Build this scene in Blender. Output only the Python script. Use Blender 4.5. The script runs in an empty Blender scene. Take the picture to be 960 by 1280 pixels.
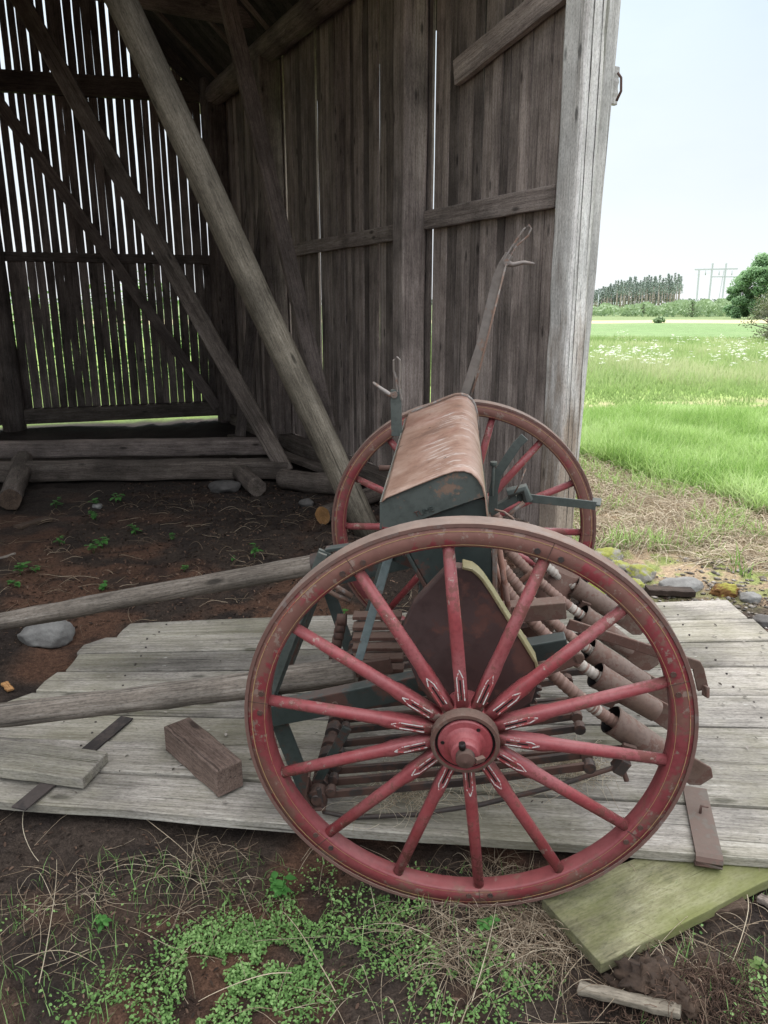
import bpy, math, random
import numpy as np
from mathutils import Vector, Matrix

random.seed(7)
rng = np.random.default_rng(11)
SC = bpy.context.scene
COL = SC.collection
R = math.radians

# ------------------------------------------------------------------ camera
CAM = Vector((0.0, 0.0, 1.65))
PITCH = R(15.2)
FPX = 940.0
cd = bpy.data.cameras.new("camera")
cd.sensor_fit = 'VERTICAL'
cd.sensor_height = 36.0
cd.lens = FPX / 1280.0 * 36.0
cd.clip_start = 0.05
cd.clip_end = 4000
co = bpy.data.objects.new("camera", cd)
co.location = CAM
co.rotation_euler = (R(90) - PITCH, 0, 0)
COL.objects.link(co)
SC.camera = co


def ray(px, py):
    xc = (px - 480) / FPX
    yc = (640 - py) / FPX
    return Vector((xc, math.cos(PITCH) + yc * math.sin(PITCH), -math.sin(PITCH) + yc * math.cos(PITCH)))


def at(px, py, Y):
    """world point seen at a photo pixel, at distance Y in front of the camera"""
    d = ray(px, py)
    return CAM + d * (Y / d.y)


def gp(px, py, z=0.0):
    """world point seen at a photo pixel, at height z"""
    d = ray(px, py)
    return CAM + d * ((z - CAM.z) / d.z)


# ------------------------------------------------------------------ noise
def _h(ix, iy, s):
    n = (ix.astype(np.int64) * 374761393 + iy.astype(np.int64) * 668265263 + s * 974634777) & 0x7fffffff
    n = ((n ^ (n >> 13)) * 1274126177) & 0x7fffffff
    n = n ^ (n >> 16)
    return (n & 0xffff) / 65535.0


def vnoise(x, y, s=0):
    x = np.asarray(x, float); y = np.asarray(y, float)
    ix = np.floor(x); iy = np.floor(y)
    fx = x - ix; fy = y - iy
    fx = fx * fx * (3 - 2 * fx); fy = fy * fy * (3 - 2 * fy)
    a = _h(ix, iy, s); b = _h(ix + 1, iy, s); c = _h(ix, iy + 1, s); d = _h(ix + 1, iy + 1, s)
    return (a * (1 - fx) + b * fx) * (1 - fy) + (c * (1 - fx) + d * fx) * fy


def fbm(x, y, o=4, s=0):
    t = 0; a = 0.5; n = 0
    for k in range(o):
        t = t + a * vnoise(np.asarray(x) * 2 ** k, np.asarray(y) * 2 ** k, s + k * 17); n += a; a *= .5
    return t / n


def sstep(a, b, x):
    t = np.clip((np.asarray(x, float) - a) / (b - a), 0, 1)
    return t * t * (3 - 2 * t)


# ------------------------------------------------------------------ materials
def new_mat(name):
    m = bpy.data.materials.new(name)
    m.use_nodes = True
    nt = m.node_tree
    nt.nodes.clear()
    out = nt.nodes.new('ShaderNodeOutputMaterial')
    b = nt.nodes.new('ShaderNodeBsdfPrincipled')
    nt.links.new(b.outputs[0], out.inputs[0])
    return m, nt, b, out


def N(nt, t, **kw):
    n = nt.nodes.new(t)
    for k, v in kw.items():
        if k.startswith('i_'):
            n.inputs[k[2:].replace('_', ' ')].default_value = v
        else:
            setattr(n, k, v)
    return n


def mixc(nt, fac, a, b, mode='MIX'):
    n = nt.nodes.new('ShaderNodeMix')
    n.data_type = 'RGBA'
    n.blend_type = mode
    for s, v in ((0, fac), (6, a), (7, b)):
        if hasattr(v, 'is_output'):
            nt.links.new(v, n.inputs[s])
        elif s == 0:
            n.inputs[0].default_value = v
        else:
            n.inputs[s].default_value = tuple(v) + ((1,) if len(v) == 3 else ())
    return n.outputs[2]


def math_(nt, op, a, b=None, clamp=False):
    n = nt.nodes.new('ShaderNodeMath')
    n.operation = op
    n.use_clamp = clamp
    for i, v in enumerate((a, b)):
        if v is None:
            continue
        if hasattr(v, 'is_output'):
            nt.links.new(v, n.inputs[i])
        else:
            n.inputs[i].default_value = v
    return n.outputs[0]


def ramp(nt, src, stops):
    n = nt.nodes.new('ShaderNodeValToRGB')
    els = n.color_ramp.elements
    while len(els) < len(stops):
        els.new(0.5)
    for e, (p, c) in zip(els, stops):
        e.position = p
        e.color = (c, c, c, 1) if isinstance(c, (int, float)) else tuple(c) + (1,)
    nt.links.new(src, n.inputs[0])
    return n.outputs[0]


def noise_n(nt, vec, scale, detail=4, rough=.55):
    n = N(nt, 'ShaderNodeTexNoise')
    n.inputs['Scale'].default_value = scale
    n.inputs['Detail'].default_value = detail
    n.inputs['Roughness'].default_value = rough
    if vec is not None:
        nt.links.new(vec, n.inputs['Vector'])
    return n.outputs[0]


def rnd_attr(nt, name='rnd'):
    a = N(nt, 'ShaderNodeAttribute', attribute_name=name)
    return a.outputs['Fac']


def mapped(nt, scale, off=None):
    tc = N(nt, 'ShaderNodeTexCoord')
    mp = N(nt, 'ShaderNodeMapping')
    mp.inputs['Scale'].default_value = scale
    nt.links.new(tc.outputs['Object'], mp.inputs[0])
    if off is None:
        return mp.outputs[0]
    ad = N(nt, 'ShaderNodeVectorMath', operation='ADD')
    cb = N(nt, 'ShaderNodeCombineXYZ')
    m1 = math_(nt, 'MULTIPLY', off, 37.0)
    m2 = math_(nt, 'MULTIPLY', off, 91.0)
    nt.links.new(m1, cb.inputs[0]); nt.links.new(m2, cb.inputs[1]); nt.links.new(m2, cb.inputs[2])
    nt.links.new(mp.outputs[0], ad.inputs[0]); nt.links.new(cb.outputs[0], ad.inputs[1])
    return ad.outputs[0]


def wood(name, dark, mid, light, grain=26, along=1.3, var=.45, moss=0.0, stain=.5, bump=.35, cracks=.5, white=0.0, mosscol=(.13, .15, .03)):
    """weathered timber, grain along local Z"""
    m, nt, b, out = new_mat(name)
    rn = rnd_attr(nt)
    v = mapped(nt, (grain * 6.0, grain * 6.0, along * 6.5), rn)
    f1 = noise_n(nt, v, 1.0, 6, .8)
    v2 = mapped(nt, (grain * 1.3, grain * 1.3, along * 1.1), rn)
    f2 = noise_n(nt, v2, 1.0, 5, .65)
    v3 = mapped(nt, (3, 3, 2.2), rn)
    f3 = noise_n(nt, v3, 1.0, 5, .6)
    fib = math_(nt, 'ADD', math_(nt, 'MULTIPLY', f1, .6), math_(nt, 'MULTIPLY', f2, .4))
    c = ramp(nt, fib, [(.36, dark), (.5, mid), (.64, light)])
    # stains along the grain
    st = ramp(nt, f3, [(.35, 1 - stain), (.6, 1.0)])
    c = mixc(nt, 1.0, c, st, 'MULTIPLY')
    # each board its own tone
    br = math_(nt, 'ADD', math_(nt, 'MULTIPLY', rn, var), 1 - var * .5)
    c = mixc(nt, 1.0, c, br, 'MULTIPLY')
    # cracks
    v4 = mapped(nt, (grain * 2.2, grain * 2.2, along * .5), rn)
    f4 = noise_n(nt, v4, 1.0, 4, .6)
    ck = ramp(nt, f4, [(.33, 1 - cracks), (.355, 1.0)])
    c = mixc(nt, 1.0, c, ck, 'MULTIPLY')
    # fine speckle, nail and worm marks
    v8 = mapped(nt, (150, 150, 55), rn)
    f8 = noise_n(nt, v8, 1.0, 3, .7)
    c = mixc(nt, 1.0, c, ramp(nt, f8, [(.30, .62), (.48, 1.0), (.72, 1.22)]), 'MULTIPLY')
    # knots
    v5 = mapped(nt, (7, 7, 2.4), rn)
    vo = N(nt, 'ShaderNodeTexVoronoi'); vo.inputs['Scale'].default_value = 1.0
    nt.links.new(v5, vo.inputs['Vector'])
    kn = ramp(nt, vo.outputs['Distance'], [(.06, .35), (.13, 1.0)])
    c = mixc(nt, 1.0, c, kn, 'MULTIPLY')
    if white:
        v6 = mapped(nt, (60, 60, 18), rn)
        f6 = noise_n(nt, v6, 1.0, 2, .5)
        c = mixc(nt, ramp(nt, f6, [(.74, 0.0), (.78, white)]), c, (.55, .55, .52))
    if moss:
        f7 = noise_n(nt, mapped(nt, (2.2, 2.2, 1.2), rn), 1.0, 6, .7)
        c = mixc(nt, math_(nt, 'MULTIPLY', ramp(nt, f7, [(.42, 0.0), (.62, 1.0)]), moss), c, mosscol)
    nt.links.new(c, b.inputs['Base Color'])
    b.inputs['Roughness'].default_value = .85
    b.inputs['Specular IOR Level'].default_value = .25
    bp = N(nt, 'ShaderNodeBump'); bp.inputs['Strength'].default_value = bump; bp.inputs['Distance'].default_value = .004
    hh = math_(nt, 'MULTIPLY', fib, math_(nt, 'ADD', ck, 0.0))
    nt.links.new(hh, bp.inputs['Height']); nt.links.new(bp.outputs[0], b.inputs['Normal'])
    return m


def paint(name, base, rust=(.10, .045, .028), amount=.5, rough=.5, metal=0.0, fade=.3, dust=.25, dustcol=(.30, .24, .20), scale=9, bump=.25, zrust=0.0, bare=None):
    """old paint with chips, rust, fading and dust lying on upward faces"""
    m, nt, b, out = new_mat(name)
    tc = N(nt, 'ShaderNodeTexCoord')
    rn = rnd_attr(nt)
    v = mapped(nt, (1, 1, 1), rn)
    a = noise_n(nt, v, scale, 7, .68)
    a2 = noise_n(nt, v, scale * 5, 4, .6)
    a3 = noise_n(nt, v, scale * .5, 3, .5)
    geo = N(nt, 'ShaderNodeNewGeometry')
    faded = tuple(x * (1 - fade) + .45 * fade for x in base)
    darkd = tuple(x * .55 for x in base)
    c = mixc(nt, ramp(nt, a3, [(.38, 0.0), (.65, 1.0)]), base, faded)
    c = mixc(nt, math_(nt, 'MULTIPLY', ramp(nt, a2, [(.45, 0.0), (.7, 1.0)]), .5), c, darkd)
    mask = math_(nt, 'ADD', math_(nt, 'MULTIPLY', a, .75), math_(nt, 'MULTIPLY', a2, .25))
    edge = ramp(nt, geo.outputs['Pointiness'], [(.50, 0.0), (.60, .16)])
    mask = math_(nt, 'ADD', mask, edge)
    if zrust:
        sz = N(nt, 'ShaderNodeSeparateXYZ'); nt.links.new(tc.outputs['Object'], sz.inputs[0])
        mask = math_(nt, 'ADD', mask, math_(nt, 'MULTIPLY', ramp(nt, math_(nt, 'ADD', sz.outputs[2], .5), [(.45, 0.0), (1.0, 1.0)]), zrust))
    t0 = .72 - .32 * amount
    rm = ramp(nt, mask, [(t0, 0.0), (t0 + .05, 1.0)])
    rc = mixc(nt, a2, rust, tuple(min(1, x * 1.9) for x in rust))
    c = mixc(nt, rm, c, rc)
    if bare:
        bn = noise_n(nt, mapped(nt, (1, 1, 1), rn), 26, 6, .75)
        bm_ = ramp(nt, math_(nt, 'ADD', bn, edge), [(.725, 0.0), (.75, 1.0)])
        c = mixc(nt, bm_, c, bare)
    # dust on top
    sp = N(nt, 'ShaderNodeSeparateXYZ'); nt.links.new(geo.outputs['Normal'], sp.inputs[0])
    up = ramp(nt, sp.outputs[2], [(.3, 0.0), (1.0, dust)])
    up = math_(nt, 'MULTIPLY', up, ramp(nt, a, [(.3, .5), (.6, 1.0)]))
    c = mixc(nt, up, c, dustcol)
    nt.links.new(c, b.inputs['Base Color'])
    rr = math_(nt, 'ADD', math_(nt, 'MULTIPLY', rm, .3), rough, True)
    nt.links.new(rr, b.inputs['Roughness'])
    b.inputs['Metallic'].default_value = metal
    b.inputs['Specular IOR Level'].default_value = .4
    bp = N(nt, 'ShaderNodeBump'); bp.inputs['Strength'].default_value = bump; bp.inputs['Distance'].default_value = .002
    nt.links.new(math_(nt, 'ADD', math_(nt, 'MULTIPLY', rm, -.3), math_(nt, 'MULTIPLY', a2, .5)), bp.inputs['Height'])
    nt.links.new(bp.outputs[0], b.inputs['Normal'])
    return m


def leafmat(name, c1, c2, c3=None, trans=.35, rough=.6, grad=None):
    m, nt, b, out = new_mat(name)
    rn = rnd_attr(nt)
    c = ramp(nt, rn, [(0.0, c1), (.5, c2), (1.0, c3 or c2)])
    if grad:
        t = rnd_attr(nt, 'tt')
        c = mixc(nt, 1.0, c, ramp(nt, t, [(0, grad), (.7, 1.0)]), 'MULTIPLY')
    nt.links.new(c, b.inputs['Base Color'])
    b.inputs['Roughness'].default_value = rough
    b.inputs['Specular IOR Level'].default_value = .3
    if trans:
        tr = N(nt, 'ShaderNodeBsdfTranslucent')
        nt.links.new(c, tr.inputs[0])
        mx = N(nt, 'ShaderNodeMixShader'); mx.inputs[0].default_value = trans
        nt.links.new(b.outputs[0], mx.inputs[1]); nt.links.new(tr.outputs[0], mx.inputs[2])
        nt.links.new(mx.outputs[0], out.inputs[0])
    return m


def stone(name, c1, c2, moss=0.0, mosscol=(.16, .17, .02)):
    m, nt, b, out = new_mat(name)
    v = mapped(nt, (1, 1, 1), None)
    a = noise_n(nt, v, 14, 8, .7)
    a2 = noise_n(nt, v, 60, 3, .6)
    c = mixc(nt, ramp(nt, a, [(.35, 0.0), (.65, 1.0)]), c1, c2)
    c = mixc(nt, math_(nt, 'MULTIPLY', a2, .5), c, tuple(x * .5 for x in c1))
    if moss:
        geo = N(nt, 'ShaderNodeNewGeometry')
        sp = N(nt, 'ShaderNodeSeparateXYZ'); nt.links.new(geo.outputs['Normal'], sp.inputs[0])
        a3 = noise_n(nt, v, 9, 6, .7)
        k = math_(nt, 'ADD', math_(nt, 'MULTIPLY', sp.outputs[2], .35), a3)
        mc = mixc(nt, a2, mosscol, tuple(min(1, x * 2.2) for x in mosscol))
        c = mixc(nt, math_(nt, 'MULTIPLY', ramp(nt, k, [(.68, 0.0), (.8, 1.0)]), moss), c, mc)
    nt.links.new(c, b.inputs['Base Color'])
    b.inputs['Roughness'].default_value = .9
    bp = N(nt, 'ShaderNodeBump'); bp.inputs['Strength'].default_value = .6; bp.inputs['Distance'].default_value = .01
    nt.links.new(a, bp.inputs['Height']); nt.links.new(bp.outputs[0], b.inputs['Normal'])
    return m


M = {}
M['barn_wood'] = wood('barn_wood', (.14, .11, .10), (.34, .28, .255), (.53, .455, .42), grain=24, along=.8, var=.8, stain=.5, cracks=.6)
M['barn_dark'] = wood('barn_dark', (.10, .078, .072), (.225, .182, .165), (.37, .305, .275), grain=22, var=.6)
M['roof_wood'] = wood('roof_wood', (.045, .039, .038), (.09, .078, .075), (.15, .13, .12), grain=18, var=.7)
M['timber'] = wood('timber', (.07, .054, .046), (.165, .133, .115), (.29, .245, .215), grain=20, var=.3)
M['pole_wood'] = wood('pole_wood', (.10, .085, .065), (.22, .19, .15), (.36, .32, .26), grain=15, along=1.0, var=.1, stain=.45, cracks=.5)
M['silver_wood'] = wood('silver_wood', (.34, .31, .29), (.62, .60, .58), (.78, .77, .75), grain=17, along=.7, var=.2, stain=.35, cracks=.75)
def post_mat(m):
    nt = m.node_tree
    b = next(n for n in nt.nodes if n.type == 'BSDF_PRINCIPLED')
    src = b.inputs['Base Color'].links[0].from_socket
    tc = N(nt, 'ShaderNodeTexCoord'); sx = N(nt, 'ShaderNodeSeparateXYZ'); nt.links.new(tc.outputs['Object'], sx.inputs[0])
    nz = noise_n(nt, mapped(nt, (14, 14, 2.2)), 1.0, 5, .65)
    k = math_(nt, 'ADD', math_(nt, 'MULTIPLY', sx.outputs[2], -.42), math_(nt, 'MULTIPLY', nz, 1.5))
    f = ramp(nt, k, [(.02, 0.0), (.45, 1.0)])
    c = mixc(nt, f, src, mixc(nt, 1.0, src, (.50, .42, .36), 'MULTIPLY'))
    side = ramp(nt, math_(nt, 'ADD', math_(nt, 'MULTIPLY', sx.outputs[0], 4.0), math_(nt, 'MULTIPLY', nz, .6)), [(-.0, 1.0), (.06, 0.0)])
    nt.links.new(c, b.inputs['Base Color'])


M['post_wood'] = wood('post_wood', (.42, .385, .36), (.74, .715, .69), (.88, .87, .85), grain=17, along=.7, var=.2, stain=.35, cracks=.75)
post_mat(M['post_wood'])
M['plank_wood'] = wood('plank_wood', (.14, .125, .11), (.315, .29, .26), (.49, .46, .42), grain=30, along=1.0, var=.35, stain=.5, cracks=.6, moss=.35, white=.6, mosscol=(.21, .20, .11))
M['shaft_wood'] = wood('shaft_wood', (.085, .07, .058), (.20, .17, .145), (.33, .295, .26), grain=24, along=1.0, var=.1, stain=.5, white=.3)
M['moss_wood'] = wood('moss_wood', (.18, .165, .10), (.28, .265, .16), (.38, .365, .24), grain=18, along=1.2, var=.1, stain=.75, moss=.8, cracks=.75, mosscol=(.17, .185, .06))
M['brown_wood'] = wood('brown_wood', (.095, .064, .052), (.19, .135, .112), (.29, .215, .185), grain=26, var=.2, stain=.4)
M['rot_wood'] = wood('rot_wood', (.04, .028, .022), (.10, .068, .05), (.17, .12, .095), grain=22, var=.4, bump=.8)
M['cut_wood'] = wood('cut_wood', (.25, .12, .05), (.42, .22, .09), (.55, .33, .16), grain=30, var=.1)
M['bark'] = wood('bark', (.02, .014, .012), (.055, .038, .03), (.10, .07, .055), grain=30, var=.2, bump=1.0)
M['red'] = paint('red', (.275, .055, .062), rust=(.12, .042, .036), amount=.26, rough=.38, fade=.09, dust=.22, dustcol=(.42, .17, .17), scale=16, bare=(.30, .22, .19))
M['red_rim'] = paint('red_rim', (.215, .040, .047), rust=(.115, .052, .042), amount=.20, rough=.42, fade=.05, dust=.22, dustcol=(.35, .17, .15), scale=8, zrust=.13, bare=(.22, .15, .125))
M['tyre'] = paint('tyre', (.15, .095, .082), rust=(.11, .06, .05), amount=.5, rough=.65, fade=.2, dust=.8, dustcol=(.30, .23, .19))
M['rust'] = paint('rust', (.125, .078, .060), rust=(.08, .043, .034), amount=.5, rough=.62, fade=.08, dust=.42, dustcol=(.24, .18, .15), scale=13)
M['rust_pink'] = paint('rust_pink', (.30, .175, .14), rust=(.15, .075, .055), amount=.45, rough=.6, fade=.3, dust=.4, dustcol=(.46, .36, .32), scale=7)
M['dark_iron'] = paint('dark_iron', (.042, .032, .030), rust=(.062, .034, .027), amount=.5, rough=.55, fade=.03, dust=.3, dustcol=(.15, .118, .10))
M['green'] = paint('green', (.070, .084, .078), rust=(.12, .08, .06), amount=.06, rough=.5, fade=.06, dust=.45, dustcol=(.24, .23, .20), scale=11)
M['dark_green'] = paint('dark_green', (.036, .048, .046), rust=(.06, .032, .026), amount=.3, rough=.5, fade=.05, dust=.4, dustcol=(.16, .16, .15), scale=8)
M['blue_grey'] = paint('blue_grey', (.22, .28, .29), rust=(.12, .07, .05), amount=.08, rough=.5, fade=.15, dust=.3, dustcol=(.36, .37, .36))
M['olive'] = paint('olive', (.27, .235, .12), rust=(.12, .07, .05), amount=.18, rough=.5, fade=.06, dust=.3, dustcol=(.30, .26, .17), bump=.1)
M['guard'] = paint('guard', (.060, .032, .030), rust=(.075, .036, .03), amount=.5, rough=.65, fade=.05, dust=.4, dustcol=(.24, .17, .14), scale=5)
M['white_line'] = paint('white_line', (.62, .60, .58), rust=(.28, .06, .06), amount=.24, rough=.5, fade=.1, dust=.0, scale=30)
M['gold_line'] = paint('gold_line', (.42, .27, .13), rust=(.26, .06, .05), amount=.55, rough=.5, fade=.05, dust=.0, scale=10)
M['lever_iron'] = paint('lever_iron', (.17, .145, .13), rust=(.15, .095, .07), amount=.22, rough=.5, metal=.0, fade=.12, dust=.3)
M['steel'] = paint('steel', (.20, .17, .155), rust=(.14, .09, .07), amount=.25, rough=.45, metal=.2, fade=.25, dust=.3)
M['guard2'] = paint('strap_iron', (.095, .072, .058), rust=(.085, .05, .042), amount=.4, rough=.6, fade=.08, dust=.5, dustcol=(.19, .165, .14))
M['stain'] = paint('stain', (.030, .026, .026), rust=(.04, .032, .03), amount=.3, rough=.9, fade=0, dust=.2, dustcol=(.07, .06, .055))
M['black'] = paint('black', (.012, .010, .010), amount=.1, dust=0, fade=0)
M['granite'] = stone('granite', (.16, .155, .15), (.28, .275, .265))
M['granite_dark'] = stone('granite_dark', (.085, .078, .075), (.15, .14, .135))
M['moss_stone'] = stone('moss_stone', (.22, .20, .18), (.36, .34, .31), moss=1.0, mosscol=(.13, .135, .025))
M['rust_moss'] = stone('rust_moss', (.16, .075, .025), (.27, .13, .04), moss=.6, mosscol=(.15, .17, .02))
M['peat'] = stone('peat', (.035, .022, .016), (.10, .062, .040))
M['weed'] = leafmat('weed', (.05, .16, .035), (.075, .22, .05), (.11, .28, .07), trans=.3)
M['cress'] = leafmat('cress', (.08, .175, .05), (.18, .33, .10), (.34, .52, .20), trans=.3)
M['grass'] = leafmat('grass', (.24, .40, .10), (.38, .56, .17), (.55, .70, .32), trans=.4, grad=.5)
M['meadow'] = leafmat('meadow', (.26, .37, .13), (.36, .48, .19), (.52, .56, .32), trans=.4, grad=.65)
M['straw'] = leafmat('straw', (.30, .225, .15), (.52, .43, .31), (.70, .62, .48), trans=.1, rough=.7)
M['dead'] = leafmat('dead', (.11, .075, .05), (.28, .21, .145), (.58, .49, .37), trans=.1, rough=.7)
M['umbel'] = leafmat('umbel', (.7, .72, .62), (.8, .8, .75), (.85, .86, .8), trans=.3)
M['debris'] = leafmat('debris', (.022, .015, .012), (.075, .045, .032), (.17, .11, .08), trans=0, rough=.9)
M['pebble'] = leafmat('pebble', (.09, .078, .065), (.20, .175, .15), (.36, .33, .30), trans=0, rough=.9)
M['pine'] = leafmat('pine', (.27, .335, .30), (.32, .385, .335), (.38, .45, .38), trans=.15)  # distance haze mixed into the needle colours
M['pine_trunk'] = leafmat('pine_trunk', (.40, .33, .30), (.47, .39, .35), (.53, .45, .41), trans=0)  # bark colours paled for distance haze
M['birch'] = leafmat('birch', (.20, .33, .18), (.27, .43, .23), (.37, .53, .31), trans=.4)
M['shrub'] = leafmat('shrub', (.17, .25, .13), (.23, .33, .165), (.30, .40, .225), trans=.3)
M['twig'] = leafmat('twig', (.13, .14, .085), (.18, .20, .11), (.22, .25, .13), trans=.2)
M['trunk'] = leafmat('trunk', (.10, .085, .07), (.15, .13, .11), (.2, .18, .15), trans=0)
M['pylon'] = leafmat('pylon', (.52, .55, .57), (.55, .58, .60), trans=0)


def lid_mat():
    m, nt, b, out = new_mat('lid_metal')
    v = mapped(nt, (1, 1, 1), None)
    a = noise_n(nt, v, 7, 7, .65)
    a2 = noise_n(nt, v, 40, 4, .6)
    c = ramp(nt, a, [(.32, (.165, .095, .07)), (.46, (.285, .17, .125)), (.66, (.40, .28, .225))])
    pk = noise_n(nt, v, 3.2, 5, .6)
    c = mixc(nt, ramp(nt, pk, [(.52, 0.0), (.66, .6)]), c, (.29, .13, .10))
    c = mixc(nt, math_(nt, 'MULTIPLY', ramp(nt, a2, [(.5, 0.0), (.75, 1.0)]), .5), c, (.17, .085, .06))
    # pale scrapes running across the box near its rounded shoulder
    vs = mapped(nt, (10, 45, 10), None)
    s1 = noise_n(nt, vs, 1.0, 5, .75)
    tc = N(nt, 'ShaderNodeTexCoord'); sx = N(nt, 'ShaderNodeSeparateXYZ'); nt.links.new(tc.outputs['Object'], sx.inputs[0])
    band = ramp(nt, math_(nt, 'ADD', sx.outputs[0], .5), [(.33, 0.0), (.40, 1.0), (.475, 1.0), (.54, 0.25)])
    big = noise_n(nt, v, 4.5, 2, .5)
    sm = math_(nt, 'MULTIPLY', ramp(nt, s1, [(.53, 0.0), (.62, .6)]), band)
    sm = math_(nt, 'MULTIPLY', sm, ramp(nt, big, [(.40, 0.0), (.56, 1.0)]))
    c = mixc(nt, sm, c, (.66, .62, .60))
    # rusted-through pits
    ps = noise_n(nt, mapped(nt, (22, 34, 22), None), 1.0, 3, .5)
    c = mixc(nt, ramp(nt, ps, [(.715, 0.0), (.73, 1.0)]), c, (.02, .012, .01))
    nt.links.new(c, b.inputs['Base Color'])
    b.inputs['Roughness'].default_value = .55
    bp = N(nt, 'ShaderNodeBump'); bp.inputs['Strength'].default_value = .3; bp.inputs['Distance'].default_value = .003
    nt.links.new(a, bp.inputs['Height']); nt.links.new(bp.outputs[0], b.inputs['Normal'])
    return m


M['lid'] = lid_mat()


def tube_mat():
    m, nt, b, out = new_mat('coil_metal')
    rn = rnd_attr(nt)
    c = ramp(nt, rn, [(0, (.17, .10, .08)), (.55, (.25, .155, .125)), (.72, (.33, .27, .23)), (1.0, (.42, .385, .345))])
    a = noise_n(nt, mapped(nt, (1, 1, 1)), 30, 5, .6)
    c = mixc(nt, ramp(nt, a, [(.5, 0.0), (.65, .6)]), c, (.17, .085, .06))
    nt.links.new(c, b.inputs['Base Color'])
    b.inputs['Roughness'].default_value = .55
    return m


M['coil'] = tube_mat()

# ------------------------------------------------------------------ mesh builder
W = {}


class MB:
    def __init__(s):
        s.v = []; s.f = []; s.m = []; s.r = []; s.sm = []

    def add(s, verts, faces, mat=0, rnd=None, smooth=False):
        o = len(s.v)
        s.v.extend([tuple(p) for p in verts])
        r = random.random() if rnd is None else rnd
        for f in faces:
            s.f.append([i + o for i in f]); s.m.append(mat); s.r.append(r); s.sm.append(smooth)

    def box(s, c, size, rot=None, mat=0, rnd=None):
        c = Vector(c); hx, hy, hz = [x / 2 for x in size]
        vs = [Vector((x * hx, y * hy, z * hz)) for z in (-1, 1) for y in (-1, 1) for x in (-1, 1)]
        if rot is not None:
            vs = [rot @ p for p in vs]
        s.add([p + c for p in vs], [(0, 2, 3, 1), (4, 5, 7, 6), (0, 1, 5, 4), (2, 6, 7, 3), (0, 4, 6, 2), (1, 3, 7, 5)], mat, rnd)

    def beam(s, p0, p1, w, h, up=(0, 0, 1), mat=0, rnd=None, w1=None, h1=None):
        p0 = Vector(p0); p1 = Vector(p1); d = (p1 - p0).normalized()
        u = Vector(up); u = u - d * u.dot(d)
        if u.length < 1e-4:
            u = Vector((1, 0, 0)) - d * d.x
        u.normalize(); sd = d.cross(u)
        w1 = w if w1 is None else w1; h1 = h if h1 is None else h1
        vs = []
        for p, a, b in ((p0, w, h), (p1, w1, h1)):
            vs += [p - sd * a / 2 - u * b / 2, p + sd * a / 2 - u * b / 2, p + sd * a / 2 + u * b / 2, p - sd * a / 2 + u * b / 2]
        s.add(vs, [(0, 1, 2, 3)[::-1], (4, 5, 6, 7), (0, 1, 5, 4), (1, 2, 6, 5), (2, 3, 7, 6), (3, 0, 4, 7)], mat, rnd)

    def strip(s, pts, w, h, up=(0, 0, 1), mat=0, rnd=None):
        """flat bar bent along points"""
        pts = [Vector(p) for p in pts]
        n = len(pts); vs = []; fs = []
        for i, p in enumerate(pts):
            d = (pts[min(i + 1, n - 1)] - pts[max(i - 1, 0)]).normalized()
            u = Vector(up); u = (u - d * u.dot(d)).normalized(); sd = d.cross(u)
            vs += [p - sd * w / 2 - u * h / 2, p + sd * w / 2 - u * h / 2, p + sd * w / 2 + u * h / 2, p - sd * w / 2 + u * h / 2]
        for i in range(n - 1):
            a = i * 4; b = a + 4
            for k in range(4):
                k2 = (k + 1) % 4
                fs.append((a + k, a + k2, b + k2, b + k))
        fs.append((3, 2, 1, 0)); e = (n - 1) * 4; fs.append((e, e + 1, e + 2, e + 3))
        s.add(vs, fs, mat, rnd)

    def tube(s, pts, rad, n=8, cap=True, mat=0, rnd=None, smooth=True, ell=1.0, rlist=None):
        pts = [Vector(p) for p in pts]
        k = len(pts)
        if not hasattr(rad, '__len__'):
            rad = [rad] * k
        d0 = (pts[1] - pts[0]).normalized()
        u = Vector((0, 0, 1)) if abs(d0.z) < .9 else Vector((1, 0, 0))
        u = (u - d0 * u.dot(d0)).normalized()
        o = len(s.v)
        r = random.random() if rnd is None else rnd
        for i, p in enumerate(pts):
            d = (pts[min(i + 1, k - 1)] - pts[max(i - 1, 0)]).normalized()
            u = (u - d * u.dot(d)).normalized(); b = d.cross(u)
            for j in range(n):
                a = 2 * math.pi * j / n
                q = p + (u * math.cos(a) * ell + b * math.sin(a)) * rad[i]
                s.v.append(tuple(q))
        for i in range(k - 1):
            for j in range(n):
                j2 = (j + 1) % n
                s.f.append([o + i * n + j, o + i * n + j2, o + (i + 1) * n + j2, o + (i + 1) * n + j])
                s.m.append(mat); s.r.append(rlist[i] if rlist else r); s.sm.append(smooth)
        if cap:
            s.f.append([o + j for j in range(n)][::-1]); s.m.append(mat); s.r.append(r); s.sm.append(False)
            s.f.append([o + (k - 1) * n + j for j in range(n)]); s.m.append(mat); s.r.append(r); s.sm.append(False)

    def lathe(s, prof, n=32, mat=0, smooth=True, closed=False, rnd=.5, mats=None):
        """profile of (radius, y) turned about the local Y axis"""
        o = len(s.v); k = len(prof)
        for r, y in prof:
            for j in range(n):
                a = 2 * math.pi * j / n
                s.v.append((r * math.sin(a), y, r * math.cos(a)))
        rngk = range(k if closed else k - 1)
        for i in rngk:
            i2 = (i + 1) % k
            for j in range(n):
                j2 = (j + 1) % n
                s.f.append([o + i * n + j, o + i2 * n + j, o + i2 * n + j2, o + i * n + j2])
                s.m.append(mats[i] if mats else mat); s.r.append(rnd); s.sm.append(smooth)

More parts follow.
